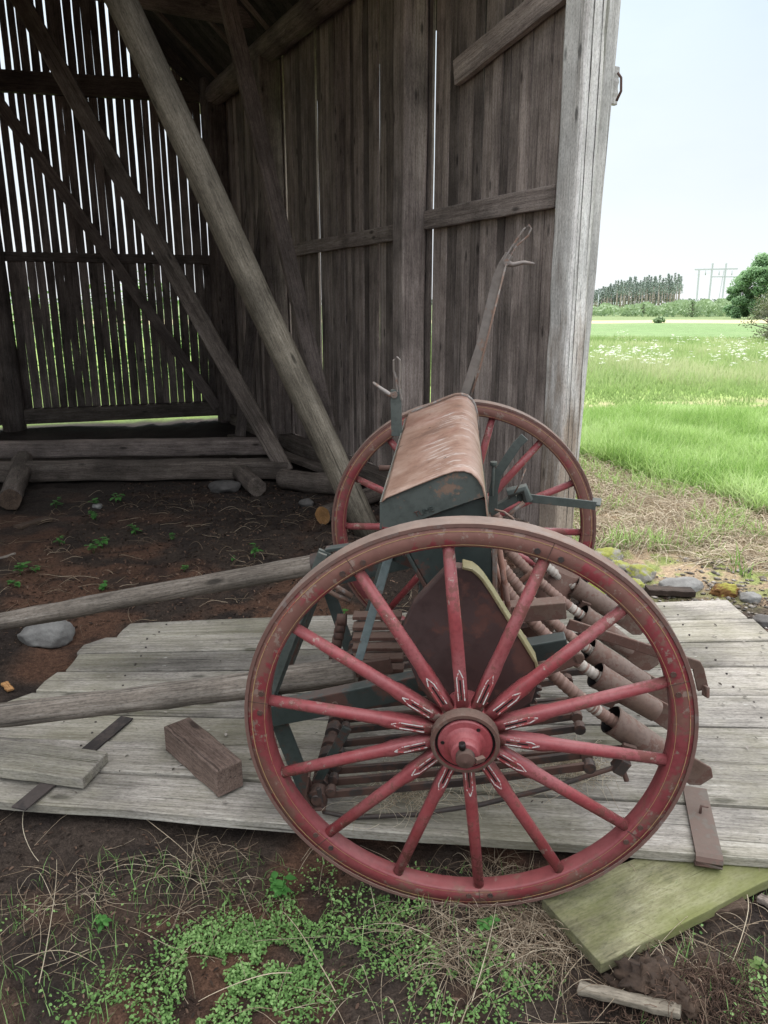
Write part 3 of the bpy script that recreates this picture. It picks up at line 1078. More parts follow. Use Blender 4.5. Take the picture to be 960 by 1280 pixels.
# --- axle
b = MB(); b.tube([(0, -TR / 2 + .09, WR), (0, TR / 2 - .09, WR)], .020, 12)
part(b, 'axle', M['dark_iron'])

# --- lid: rounded sheet-metal cover
top = [(-.252, 1.105), (-.247, 1.186), (-.235, 1.200), (-.15, 1.236), (-.075, 1.268), (-.045, 1.279), (-.02, 1.281), (.002, 1.275), (.02, 1.260), (.034, 1.238), (.044, 1.205), (.050, 1.160), (.054, 1.135)]
b = MB()
Y0, Y1 = -.55, .56
ns = 24
o = 0; vs = []; fs = []
for j in range(ns + 1):
    yy = Y0 + (Y1 - Y0) * j / ns
    for i, (x_, z_) in enumerate(top):
        dent = .0035 * (float(vnoise(x_ * 14 + 4, yy * 6 + 9)) - .5) * 2
        jag = 0
        if j == 0:
            jag = .010 * (float(vnoise(i * 1.3, 3.1)) - .3)
        vs.append((x_, yy + jag, z_ + dent))
k = len(top)
for j in range(ns):
    for i in range(1, k - 1):
        fs.append((j * k + i, j * k + i + 1, (j + 1) * k + i + 1, (j + 1) * k + i))
b.add(vs, fs, 0, .5, True)
lid = b.build('lid', M['lid'], drill, None, 0, local=True)
so = lid.modifiers.new('sheet', 'SOLIDIFY'); so.thickness = .004; so.offset = -1
# lid ends and front lip
b = MB()
endp = [(-.250, 1.108), (-.246, 1.183), (-.235, 1.196), (-.15, 1.231), (-.075, 1.263), (-.045, 1.274), (-.02, 1.276), (.002, 1.270), (.02, 1.255), (.033, 1.233), (.041, 1.205), (.0, 1.190), (-.08, 1.158), (-.16, 1.122), (-.21, 1.104)]
b.prism(endp, Y0 + .012, Y0 + .018)
b.prism(endp, Y1 - .018, Y1 - .012)
b.prism([(-.2535, 1.10), (-.2475, 1.10), (-.2465, 1.182), (-.2525, 1.182)], Y0 + .012, Y1 - .012)
le = part(b, 'lid_end', M['green'], lid)
# faint raised letters cast in the end plate
fc = bpy.data.curves.new('letters', 'FONT'); fc.body = "TUME"; fc.size = .022; fc.extrude = .0012; fc.align_x = 'CENTER'
dg = bpy.context.evaluated_depsgraph_get()
fo = bpy.data.objects.new('letters_tmp', fc); COL.objects.link(fo)
dg.update()
fme = bpy.data.meshes.new_from_object(fo.evaluated_get(dg)); fme.name = 'lettering'
bpy.data.objects.remove(fo); bpy.data.curves.remove(fc)
lo = bpy.data.objects.new('lettering', fme); fme.materials.clear(); fme.materials.append(M['dark_green'])
link(lo, lid, Matrix.Translation((-.125, Y0 + .0105, 1.150)) @ Matrix.Rotation(R(-21), 4, 'Y') @ Matrix.Rotation(R(90), 4, 'X'), local=True)

# rolled wire on the far lid edge
b = MB()
b.tube([(x_, Y1 + .004, z_ + .003) for x_, z_ in top[1:]], .007, 8)
part(b, 'edge_wire', M['steel'], lid)
# --- hopper under the lid
b = MB()
hp = [(-.225, 1.13), (.040, 1.195), (.062, 1.10), (.078, .862), (-.085, .862)]
b.prism(hp, -.525, .535)
b.prism([(-.235, 1.125), (-.225, 1.125), (-.085, .862), (-.10, .862)], -.53, -.45)
b.prism([(.064, 1.13), (.078, 1.13), (.09, .85), (.076, .85)], -.532, -.50, mat=1)
for z_ in (.95, 1.06):
    b.tube([(-.02, -.528, z_), (-.02, -.534, z_)], .010, 8, True, 0)
part(b, 'hopper', [M['dark_green'], M['steel']], bevel=.004)
b = MB()
b.beam((-.12, -.54, .855), (-.12, .54, .855), .05, .05); b.beam((.06, -.54, .845), (.06, .54, .845), .04, .05)
part(b, 'bed_rail', M['dark_green'], bevel=.004)

# --- gear guard
gp_ = [(-.055, 1.046), (.0, 1.042), (.030, 1.018), (.060, .975), (.192, .762), (.204, .70), (.19, .63), (.12, .575), (.02, .545), (-.07, .58), (-.135, .67), (-.175, .78), (-.178, .86), (-.15, .93)]
b = MB()
b.prism(gp_, -.665, -.625, rnd=.4)
part_g = part(b, 'gear_guard', M['guard'], bevel=.006)
b = MB()
rimp = [(-.02, 1.043), (.006, 1.037), (.022, 1.024), (.036, 1.008), (.060, .972), (.104, .90), (.15, .83), (.190, .764), (.198, .735), (.2, .70)]
b.strip([(x_ * 1.0 + .002, -.648, z_ + .004) for x_, z_ in rimp], .055, .008, up=(1, 0, 1))
part(b, 'flange', M['olive'], part_g, bevel=.002)
# --- gear behind the hub
b = MB()
gc = dl(648, 862, -.60)
ng = 22
poly = []
for k in range(ng * 4):
    a = 2 * math.pi * k / (ng * 4)
    rr = .088 if (k % 4) in (0, 1) else .074
    poly.append((gc.x - .02 + rr * math.cos(a), gc.z + rr * math.sin(a)))
b.prism(poly, -.60, -.582)
part(b, 'gear', M['dark_iron'])
b = MB(); b.tube([(0, -.69, WR), (0, -.58, WR)], .045, 16)
part(b, 'axle_box', M['dark_iron'])

# --- frame
fr0 = dl(545, 852, -.52); fr1 = dl(318, 896, -.52)
b = MB()
b.beam((.30, -.52, .745), (.08, -.52, .69), .05, .06)
b.beam(fr1, (.1, -.52, fr0.z + .06), .045, .075)
b.beam((fr1.x, .52, fr1.z), (.1, .52, fr0.z + .06), .045, .075)
b.beam((fr1.x + .03, -.52, fr1.z + .01), (fr1.x + .03, .52, fr1.z + .01), .05, .06)
part(b, 'frame', M['dark_green'], bevel=.004)
b = MB()
for t_ in (.05, .35, .7, .93):
    q = Vector((fr1.x, -.52, fr1.z)).lerp(Vector((.1, -.52, fr0.z + .06)), t_)
    b.tube([q + Vector((0, -.0225, 0)), q + Vector((0, -.031, 0))], .011, 6, True, smooth=False)
bolts = part(b, 'bolt', M['dark_iron'])
bolts['kind'] = 'stuff'
# uprights
for (a0, a1, y_, w_) in (((-.240, .935), (-.385, .40), -.30, .045), ((-.240, .935), (-.385, .40), .34, .045), ((-.425, 1.0), (-.635, .45), -.47, .040)):
    b = MB(); b.strip([(a0[0], y_, a0[1]), (a1[0], y_, a1[1])], w_, .012, up=(.95, 0, .3) if w_ > .041 else (0, 1, 0))
    b.strip([(a0[0] - .004, y_ - w_ / 2, a0[1]), (a1[0] - .004, y_ - w_ / 2, a1[1])], .010, .028, up=(.95, 0, .3))
    part(b, 'upright', M['blue_grey'] if y_ == -.30 else M['green'], bevel=.002)
b = MB()
b.beam((-.425, -.46, 1.0), (-.20, -.46, 1.04), .03, .012)
part(b, 'bracket', M['dark_green'], bevel=.002)
for y_ in (-.30, .34):
    b = MB(); b.beam((-.25, y_, .93), (-.10, y_, .87), .035, .03)
    part(b, 'bracket', M['dark_green'], bevel=.002)
# front legs down to the coulter bar
lt = dl(350, 905, -.5); lb = dl(388, 1000, -.5)
for y_ in (-.5, .5):
    b = MB(); b.strip([(lt.x, y_, lt.z), (lb.x, y_, lb.z)], .055, .012, up=(0, 1, 0))
    b.strip([(-.37, y_ + .01, .39), (lb.x + .02, y_ + .01, lb.z + .06)], .030, .012, up=(0, 1, 0))
    part(b, 'hanger', M['dark_green'], bevel=.002)
BX, BZ = lb.x + .03, lb.z + .04
b = MB(); b.tube([(BX, -.55, BZ), (BX, .66, BZ)], .018, 10)
b.strip([(BX - .02, -.53, BZ + .10), (BX - .035, -.53, BZ + .02), (BX - .01, -.53, BZ - .035), (BX + .03, -.53, BZ - .03)], .05, .006, up=(1, 0, .2))
part(b, 'coulter_bar', M['dark_iron'])
# lower hooped rod near the bar
b = MB()
b.tube([dl(398, 985, -.54), dl(405, 1015, -.54), dl(440, 1022, -.54), dl(520, 1018, -.52), dl(600, 1006, -.50), dl(690, 984, -.47), dl(772, 958, -.45)], .0085, 8)
rend = dl(776, 955, -.45)
b.box(rend, (.035, .05, .055), Matrix.Rotation(.5, 3, 'Y'))
b.tube([rend, rend + Vector((.02, -.02, -.05))], .009, 7)
part(b, 'tie_rod', M['dark_iron'], bevel=.002)

# --- drag bars, coulters and seed tubes
ylist = [-.40, -.10, .09, .37, .65]
bars = sorted(ylist + [-.52, -.46, -.32, -.25, -.17, -.02, .17, .25, .31, .46, .55])
for i, y_ in enumerate(bars):
    b = MB()
    long = y_ in ylist
    x1 = .56 if long else .40
    z1 = .300 if long else .315
    b.strip([(BX + .005, y_, BZ), (0, y_, (BZ + z1) / 2 - .004), (x1, y_, z1)], .013, .026, up=(0, 0, 1))
    b.tube([(BX, y_ - .022, BZ), (BX, y_ + .022, BZ)], .032, 12)
    b.tube([(BX + .045, y_ - .014, BZ + .022), (BX + .045, y_ + .014, BZ + .022)], .017, 10)
    b.tube([(x1, y_ - .016, z1), (x1, y_ + .016, z1)], .020, 10)
    part(b, 'drag_bar', M['dark_iron'], bevel=.0015)
px_op = [(763, 899), (744, 843), (735, 811), (726, 768), (716, 732)]
px_en = [(874, 972), (846, 905), (831, 871), (812, 830), (799, 785)]
for i, y_ in enumerate(ylist):
    o0 = dl(*px_op[i], y_); e0_ = dl(*px_en[i], y_)
    o0.y = y_; e0_.y = y_
    d_ = (e0_ - o0).normalized()
    b = MB()
    a0 = o0 + d_ * .0; a1 = o0 + d_ * .27
    # open-topped sleeve: outer skin, and an inner skin blackened for the hollow's shade
    n = 20
    pts_o = [a0, a0 + d_ * .006, a0 + d_ * .13, a1]
    b.tube(pts_o, [.047, .047, .045, .040], n, False)
    b.tube([a0, a0 + d_ * .12], [.0445, .040], n, False, 1)
    b.tube([a0 - d_ * .0005, a0 + d_ * .0005], [.0475, .0475], n, False)
    # rim ring between the two skins
    b.tube([a0 + d_ * .003, a0 + d_ * .012], [.0490, .0490], n, False)
    b.tube([a0 + d_ * .10, a0 + d_ * .11], .0005, 6, True, 1)
    bl_ = a1
    sl = b
    shoe = MB()
    upv = Vector((d_.z, 0, -d_.x))
    if upv.z < 0:
        upv = -upv
    pl = [a0 + d_ * .20 - upv * .048, a0 + d_ * .20 + upv * .030, a0 + d_ * .40 + upv * .040, a0 + d_ * .43 + upv * .015, a0 + d_ * .42 - upv * .035, a0 + d_ * .39 - upv * .055]
    shoe.prism([(p.x, p.z) for p in pl], y_ - .005 + .035, y_ + .005 + .035)
    cz = part(b, 'coulter', [M['rust'], M['black']])
    part(shoe, 'shoe', M['rust'], cz, bevel=.004)
    st = MB(); q = a0 + d_ * .07
    st.beam((q.x, y_ - .052, q.z - .02), (q.x - .02, y_ - .04, .29), .012, .045, (1, 0, 0))
    part(st, 'clamp', M['dark_iron'], cz)
    # spiral seed tube
    tb = MB()
    s0 = Vector((.075, y_, .845)); s3 = a0 + d_ * .05
    s1 = Vector((.13, y_ - .01, .70)); s2 = s3 - d_ * .20 + Vector((0, .0, -.01))
    pts = []; rad = []; rl = []
    turns = 34
    for k in range(turns * 3 + 1):
        t = k / (turns * 3)
        p = s0 * (1 - t) ** 3 + s1 * (3 * t * (1 - t) ** 2) + s2 * (3 * t * t * (1 - t)) + s3 * t ** 3
        pts.append(p)
        ph = k % 3
        base = .0245 - .004 * t
        rad.append(base * (1.0 if ph == 0 else (.97 if ph == 1 else .84)))
        zone = {0: (.75, .84), 1: (.80, .95), 2: (.78, .97), 3: (.80, .96), 4: (.60, .92)}[i]
        rl.append(.85 + .15 * random.random() if zone[0] < t < zone[1] and random.random() < .8 else random.random() * .6)
    tb.tube(pts, rad, 12, True, 0, .3, True, 1.0, rl)
    part(tb, 'seed_tube', M['coil'])
# extra wide sleeve at the far end
b = MB()
q0 = dl(694, 722, .68); q1 = dl(650, 800, .68)
b.tube([dl(708, 712, .70), dl(665, 800, .70)], [.075, .07], 18, True)
part(b, 'boot_cover', M['rust'])
# metering rods behind the hopper
b = MB()
for (pa, pb, y_, r_) in (((622, 672), (640, 790), -.46, .009), ((630, 700), (628, 760), -.38, .007), ((614, 690), (650, 800), -.30, .008), ((700, 690), (640, 735), .2, .012)):
    b.tube([dl(*pa, y_), dl(*pb, y_)], r_, 8)
b.beam((.085, -.50, .80), (.085, .52, .80), .02, .03)
part(b, 'linkage', M['rust_pink'])
b = MB()
b.beam((.11, -.44, .80), (.30, -.44, .825), .05, .055)
b.strip([(.31, -.45, .775), (.66, -.45, .665), (.705, -.45, .650), (.712, -.45, .635), (.735, -.45, .565)], .010, .034, up=(.2, 0, 1))
b.strip([(.735, -.45, .565), (.737, -.49, .580)], .034, .010, up=(1, 0, 0))
fb = part(b, 'step_bracket', [M['rust']], bevel=.003, label='rusty brown bracket arm near the front wheel')
b = MB()
pa, pb, pc = dl(612, 640, .45), dl(646, 621, .45), dl(745, 632, .45)
b.strip([pa, pb], .035, .032, up=(0, 0, 1))
b.strip([pb, pb + (pc - pb) * .08, pc], .008, .036, up=(0, 0, 1))
b.strip([pc, pc + Vector((.012, .05, .015))], .036, .008, up=(0, 0, 1))
b.tube([dl(634, 616, .43), dl(655, 610, .43), dl(660, 626, .43)], .022, 7)
part(b, 'step_bracket', M['green'], bevel=.002, label='grey-green bracket arm pointing at the field')
# short hand lever by the gear
b = MB()
ha, hb = dl(638, 852, -.63), dl(722, 822, -.63)
b.strip([ha, ha.lerp(hb, .35), hb], .018, .038, up=(-.35, 0, 1))
b.tube([hb - Vector((0, .009, 0)), hb + Vector((0, .009, 0))], .019, 12)
part(b, 'hand_lever', M['rust'], bevel=.005)

# --- levers with squeeze grips
def lever(pts, y_, w0, grip, trig, hook):
    b = MB()
    P = [dl(px, py, y_) for px, py in pts]
    b.strip(P, .010, w0, up=(1, 0, .2))
    o = part(b, 'lever', M['green'] if hook else M['lever_iron'], bevel=.002)
    g = MB()
    G = [dl(px, py, y_) for px, py in grip]
    g.strip(G, .014, .007, up=(1, 0, .1))
    part(g, 'grip', M['steel'], o, bevel=.002)
    t = MB()
    T_ = [dl(px, py, y_) for px, py in trig]
    t.tube(T_, [.014, .010, .008, .005][:len(T_)], 8, True)
    t.tube([T_[0] + Vector((0, -.012, 0)), T_[0] + Vector((0, .012, 0))], .013, 10)
    if not hook:
        t.tube([T_[0] + Vector((0, -.009, 0)), P[1].lerp(P[0], .35) + Vector((.028, -.009, 0)), P[0].lerp(P[1], .02) + Vector((.028, -.009, 0))], .004, 6)
    part(t, 'trigger', M['steel'], o)
    return o


l1 = lever([(572, 520), (601, 430), (621, 348), (628, 332), (637, 318)], .62, .036, [(629, 327), (640, 308), (655, 286), (661, 281), (664, 286), (660, 295), (645, 308), (634, 328)], [(633, 328), (641, 331), (655, 328), (668, 330)], False)
l1['label'] = 'tall flat lever rising behind the seed box'
l2 = lever([(496, 545), (495, 500), (495, 487)], .30, .042, [(497, 490), (495, 472), (492, 464), (492, 450), (496, 446), (500, 450), (500, 470), (499, 482), (502, 500)], [(493, 493), (487, 493), (478, 487), (466, 478)], True)
l2['label'] = 'short lever in front of the seed box'
# rear bent lever and bits by the far wheel
b = MB()
b.strip([dl(656, 546, .35), dl(646, 556, .35), dl(622, 592, .35), dl(617, 612, .35), dl(616, 640, .35)], .010, .036, up=(1, 0, .6))
b.tube([dl(617, 578, .3), dl(615, 620, .3)], .007, 7); b.tube([dl(617, 577, .3), dl(617, 582, .3)], .014, 8)
part(b, 'trip_lever', M['green'], bevel=.002)
b = MB()
b.tube([dl(618, 637, -.2), dl(630, 640, -.2), dl(641, 648, -.2), dl(648, 660, -.2)], .004, 6)
part(b, 'wire', M['steel'])
b = MB(); b.tube([dl(643, 616, .3), dl(651, 602, .3), dl(657, 586, .3)], .003, 5)
part(b, 'wire', M['steel'])
b = MB(); b.tube([dl(655, 628, .42), dl(640, 640, .42), dl(628, 652, .42)], .010, 6)
part(b, 'link_rod', M['steel'])
# hinge brackets on the box front and side chain
b = MB()
b.tube([dl(474, 585, -.1), dl(500, 585, -.1)], .010, 7)
part(b, 'pin', M['dark_iron'])
b = MB()
b.tube([dl(405, 735, -.42), dl(420, 744, -.42), dl(438, 752, -.42), dl(440, 745, -.42), dl(412, 728, -.42)], .008, 7)
part(b, 'hook', M['steel'])
b = MB()
for k in range(6):
    q = dl(433 - k * 2, 775 + k * 9, -.30)
    b.tube([q + Vector((-.03, 0, 0)), q + Vector((.0, 0, 0))], .022, 8)
part(b, 'chain', M['dark_iron'])
# floor of slats under the hopper seen through the wheel
b = MB()
for k in range(7):
    p0_ = dl(455, 770 + k * 13, -.05 - k * .04); 
    b.beam(p0_ + Vector((-.04, 0, 0)), p0_ + Vector((.14, 0, .01)), .05, .014)
part(b, 'slat', M['rust'], bevel=.002)

# --- shafts
for (a0, a1, y_, r0, r1) in ((dl(437, 838, -.35), dl(0, 892, -.35), -.35, .047, .040), (dl(405, 703, .42), dl(0, 776, .42), .42, .045, .039)):
    d_ = (a1 - a0)
    end = a0 + d_ * 1.75
    wend = DM @ end
    t_ = 1.75
    for _ in range(30):      # stop where the pole meets the ground
        wend = DM @ (a0 + d_ * t_)
        if wend.z > gz1(wend.x, wend.y) + .045 or t_ < 1.25:
            break
        t_ -= .02
    end = a0 + d_ * t_
    o = log('shaft', a0 - d_.normalized() * .02, end, r0, r1, M['shaft_wood'], drill, n=16, rough=.10, seg=24, local=True, bow=.015)
    b = MB()
    b.tube([a0 + d_.normalized() * .02, a0 + d_.normalized() * .05], r0 * 1.06, 14, False)
    b.beam(a0 + Vector((.0, 0, 0)), Vector((a0.x + .14, y_, a0.z + .03)), .02, .05)
    part(b, 'shaft_iron', M['dark_iron'], o, Matrix.Identity(4)) if False else b.build('shaft_iron', M['dark_iron'], o, DM)

# ------------------------------------------------------------------ fallen door under the drill
door = empty('fallen_door', Matrix.Translation((0, 2.9, 0)))
tag(door, 'big grey plank door lying flat on the ground under the seed drill', 'door')
NB = 8
lefts = [-1.80, -1.74, -1.71, -1.60, -1.55, -1.52, -1.46, -1.40]
rights = [1.93, 1.98, 1.95, 1.97, 1.93, 1.96, 1.94, 1.92]
for i in range(NB):
    f0, f1 = i / NB, (i + 1) / NB
    L_, R_ = lefts[i], rights[i]
    segs = 22
    th = .034
    m, Ln = frame_z((L_, plat_near(L_), 0), (R_, plat_near(R_), 0))
    ctr = Vector(((L_ + R_) / 2, 0, 0))
    b = MB(); vs = []; fs = []
    dz = random.uniform(-.004, .004)
    pts = []
    org = Vector((L_, plat_near(L_) + (plat_far(L_) - plat_near(L_)) * (f0 + f1) / 2, 0))
    dst = Vector((R_, plat_near(R_) + (plat_far(R_) - plat_near(R_)) * (f0 + f1) / 2, 0))
    m, Ln = frame_z(org, dst)
    mi = m.inverted()
    for j in range(segs + 1):
        t = j / segs
        xx = L_ + (R_ - L_) * t
        yn = plat_near(xx); yf = plat_far(xx)
        g = .006 + .007 * vnoise(xx * 3, i * 7.3)
        ya = yn + (yf - yn) * f0 + g * .6; yb = yn + (yf - yn) * f1 - g * .6
        if i == 0:
            ya -= .012 * float(vnoise(xx * 5, 2.2))
        xa = xx; xb = xx
        if j == 0:
            xa += random.uniform(-.02, .02) + (-.06 if i in (3, 6) else 0); xb += random.uniform(-.02, .03)
        warp = .006 * (float(vnoise(xx * 1.2, i * 3.1)) - .5)
        za = float(plat_z(xx, ya)) + warp + dz; zb = float(plat_z(xx, yb)) + warp + dz + random.uniform(-.001, .001)
        zm = .004
        quad = [(xa, ya, za - th), (xb, yb, zb - th), (xb, yb, zb - .003), (xb, yb - .006, zb), (xa, (ya + yb) / 2, (za + zb) / 2 - zm * .5), (xa, ya + .006, za), (xa, ya, za - .004)]
        vs += [mi @ Vector(p) for p in quad]
    q = 7
    for j in range(segs):
        for k in range(q):
            k2 = (k + 1) % q
            fs.append((j * q + k, j * q + k2, (j + 1) * q + k2, (j + 1) * q + k))
    fs.append(tuple(range(q))); fs.append(tuple(range(segs * q, segs * q + q))[::-1])
    b.add(vs, fs, 0, None, False)
    for xx in (-1.2, .3, 1.55):
        for q_ in (.28, .74):
            yy = plat_near(xx) + (plat_far(xx) - plat_near(xx)) * (f0 + (f1 - f0) * q_) + random.uniform(-.01, .01)
            x2 = xx + random.uniform(-.025, .025)
            zz = float(plat_z(xx, yy)) + dz
            b.tube([mi @ Vector((x2, yy, zz - .006)), mi @ Vector((x2, yy, zz + .0035))], .005, 7, True, 1)
    b.build('plank', [M['plank_wood'], M['stain']], door, m)
# battens beneath
for xx in (-1.2, .3, 1.55):
    a0 = Vector((xx, plat_near(xx) + .06, float(plat_z(xx, plat_near(xx))) - .034 - .018)); a1 = Vector((xx, plat_far(xx) - .1, float(plat_z(xx, plat_far(xx))) - .034 - .018))
    timber('batten', a0, a1, .12, .034, M['timber'], door)
# hinge straps
def strap(pa, pb, w, label, curl):
    b = MB()
    A = gp(pa[0], pa[1], .04); B = gp(pb[0], pb[1], .03)
    A.z = float(plat_z(A.x, A.y)) + .009; B.z = float(plat_z(B.x, B.y)) + .009
    pts = [A.lerp(B, t) for t in (0, .25, .5, .75, 1.0)]
    for p in pts:
        p.z = float(plat_z(p.x, max(p.y, float(plat_near(p.x))))) + .009
    if curl:
        d_ = (B - A).normalized()
        B2 = pts[-1]
        for k in range(1, 9):
            a_ = k * R(38)
            pts.append(B2 + d_ * (.020 * math.sin(a_)) + Vector((0, 0, .020 * (1 - math.cos(a_)) * -1)))
    b.strip(pts, w, .006, up=(0, 0, 1))
    if curl:
        c0 = A.lerp(B, .42)
        b.tube([c0, c0 + Vector((0, 0, .03)), c0 + Vector((.022, -.004, .03))], .005, 6)
    o = b.build('hinge_strap', M['guard2'] if curl else M['stain'], door)
    o['label'] = label
strap((868, 985), (886, 1070), .078, 'rusty hinge strap with a curled eye and bent nail', True)
strap((158, 888), (22, 1002), .058, 'dark strap worn into the boards under the loose plank', False)

# ------------------------------------------------------------------ loose things on and around the door
def zplat(px, py, dz=0.0):
    z = 0.0
    for _ in range(6):
        p = gp(px, py, z); z = float(plat_z(p.x, p.y)) + dz
    return Vector((p.x, p.y, z))


# wooden block
c0 = zplat(252, 960); c1 = zplat(290, 1000)
b = MB()
bl_c = zplat(235, 935, .0); br_c = zplat(302, 985, .0)
d_ = (zplat(268, 1000) - zplat(208, 932)); d_.z = 0
A = zplat(207, 940); B = zplat(272, 1000)
dirv = (B - A); dirv.z = 0; Lb = dirv.length; dirv.normalize()
side = Vector((-dirv.y, dirv.x, 0))
if side.x < 0:
    side = -side
mid0 = A + side * .055; mid1 = B + side * .055
blk = timber('wooden_block', mid0 + Vector((0, 0, .058)), mid1 + Vector((0, 0, .058)), .105, .105, M['brown_wood'], None, bevel=.005, wob=.003)
tag(blk, 'squared reddish brown wooden block lying on the plank door left of the near wheel', 'wooden block')
# loose plank at the left edge
A = zplat(-150, 935, .03); B = zplat(120, 962, .03)
pl_ = timber('loose_plank', A + Vector((0, 0, .022)), B + Vector((0, 0, .0)), .17, .042, M['plank_wood'], None, bevel=.004)
pl_.data.attributes['rnd'].data.foreach_set('value', [.75] * len(pl_.data.polygons))
tag(pl_, 'short thick grey plank lying loose on the door boards at the left edge', 'plank')
# mossy slab
z_ = -.045
q1_, q2_ = gp(712, 1168, z_), gp(910, 1075, -.03)
q2_ = q1_ + (q2_ - q1_) * 1.25
b = MB()
ms = timber('mossy_board', q1_, q2_, .255, .035, M['moss_wood'], None, bevel=.003, wob=.0022, seg=14)
tag(ms, 'wide green mossy board slanting out from under the door by the near wheel', 'board')
# stick at the bottom, small wood piece on the right
def loose(name, pa, pb, w, h, mat, label, cat, dz=.02):
    a_ = on_ground(*pa, dz); b__ = on_ground(*pb, dz)
    o = timber(name, a_, b__, w, h, M[mat], None, bevel=.004, wob=.004, seg=8)
    tag(o, label, cat)
    return o


loose('split_stick', (722, 1247), (850, 1275), .036, .018, 'pole_wood', 'pale split stick lying in the peat below the mossy board', 'stick', .035)
loose('wood_offcut', (948, 1128), (985, 1148), .03, .02, 'timber', 'small pale offcut of wood at the right edge above the mossy board', 'offcut')
loose('wood_slab', (22, 664), (62, 651), .085, .03, 'rot_wood', 'weathered brown wood slab lying in the dirt near the stub log', 'wood slab', .015)
loose('bark_piece', (808, 742), (866, 746), .085, .035, 'bark', 'dark piece of bark lying among mossy stones beyond the door', 'bark', .03)
loose('rotten_wood', (872, 1146), (930, 1138), .05, .035, 'rot_wood', 'frayed brown rotten wood below the mossy board', 'rotten wood', .02)
loose('branch_bit', (-10, 703), (20, 694), .016, .014, 'shaft_wood', 'pale broken branch in the dirt at the left edge', 'branch', .015)
loose('wood_chip', (6, 858), (14, 868), .03, .014, 'cut_wood', 'orange wood chip at the left edge beside the door', 'wood chip', .02)
loose('bark_strip', (150, 826), (205, 833), .03, .012, 'bark', 'dark bark strip in the dirt beside the upper door boards', 'bark', .02)

# logs inside the barn
def lg(name, p0, p1, r0, r1, mat, label, endm=None, cat='log'):
    o = log(name, p0, p1, r0, r1, mat, None, endmat=endm, rough=.08)
    tag(o, label, cat)
    return o


Yb = 7.45
pA = at(362, 578, Yb + .15); pA2 = at(-220, 590, Yb - .15)
zg = gz1(-2, 7.5)
for p in (pA, pA2):
    p.z = gz1(p.x, p.y) + .12
lb_ = timber('floor_beam', pA, pA2, .20, .19, M['timber'], None, bevel=.03, wob=.012, seg=16)
tag(lb_, 'long hewn beam lying across the dirt floor, nearest of the two', 'beam')
pB = at(342, 566, Yb + .75); pB2 = at(-220, 570, Yb + .55)
for p in (pB, pB2):
    p.z = gz1(p.x, p.y) + .20
lb2 = timber('floor_beam', pB, pB2, .22, .17, M['barn_dark'], None, bevel=.03, wob=.012, seg=16)
tag(lb2, 'long dark beam lying behind the front floor beam', 'beam')
a_ = on_ground(13, 640, .10); b__ = on_ground(18, 602, .13)
stub = log('stub_log', a_ + Vector((0, .02, 0)), a_ + (b__ - a_) * 1.0 + Vector((0, .25, .02)), .092, .10, M['timber'], None, rough=.16, endmat=M['rot_wood'])
tag(stub, 'short broken log poking out from the floor beam at the left edge', 'log')
for (pa, pb, r_, lab) in (((353, 612), (425, 628), .10, 'short log with orange cut end below the beam ends'), ((404, 656), (470, 640), .075, 'small log with orange cut end beside the leaning pole'), ((322, 622), (290, 596), .085, 'grey log lying at an angle under the beams beside a flat stone')):
    A = on_ground(*pa, r_); B = on_ground(*pb, r_)
    d_ = (B - A); d_.z = 0
    if d_.length < .5:
        d_ = d_.normalized() * .5
    lg('log', A, A + d_ + Vector((0, .25 if r_ != .085 else .1, .02)), r_, r_, M['timber'], lab, M['cut_wood'] if r_ != .085 else None)
# boards and blocks on the sill corner
for (pa, pb, Y_, w_, lab) in (((290, 545), (440, 600), 7.9, .14, 'narrow old board leaning along the foot of the side wall'),):
    o = timber('leaning_board', at(*pa, 9.6), at(*pb, 7.2), w_, .05, M['timber'], None)
    tag(o, lab, 'board')


# stones
def rock(name, p, sx, sy, sz, mat, label, cat='stone', group=None, seed=0, rotz=0, rough=.04):
    import bmesh
    rs_ = random.Random(seed)
    planes = [Vector((rs_.gauss(0, 1), rs_.gauss(0, 1), rs_.gauss(0, .8))).normalized() for _ in range(16)]
    bm = bmesh.new(); bmesh.ops.create_icosphere(bm, subdivisions=4, radius=1)
    for v in bm.verts:
        n_ = v.co.normalized()
        k = 1 + .16 * (float(vnoise(n_.x * 1.7 + seed * 3.3 + 9, n_.y * 1.7 + n_.z * 2.3 + 5, seed)) - .5)
        for ax in planes:
            d2 = n_.dot(ax) * k
            if d2 > .80:
                k *= .80 / d2
        k += rough * (float(vnoise(n_.x * 9 + 40, n_.y * 9 + n_.z * 7 + 40, seed + 5)) - .5) + rough * .6 * (float(vnoise(n_.x * 22 + 60, n_.y * 22 + n_.z * 19 + 60, seed + 6)) - .5)
        k += .05 * (float(vnoise(n_.x * 6 + 20, n_.y * 6 + n_.z * 5 + 20, seed + 3)) - .5) + .03 * (float(vnoise(n_.x * 15 + 20, n_.y * 15 + n_.z * 11 + 20, seed + 7)) - .5)
        v.co = Vector((n_.x * k * sx, n_.y * k * sy, n_.z * k * sz))
    me = bpy.data.meshes.new(name); bm.to_mesh(me); bm.free()
    for pl in me.polygons:
        pl.use_smooth = True
    me.materials.append(mat)
    o = bpy.data.objects.new(name, me); link(o, None, Matrix.Translation(p) @ Matrix.Rotation(rotz, 4, 'Z'))
    tag(o, label, cat, group)
    return o


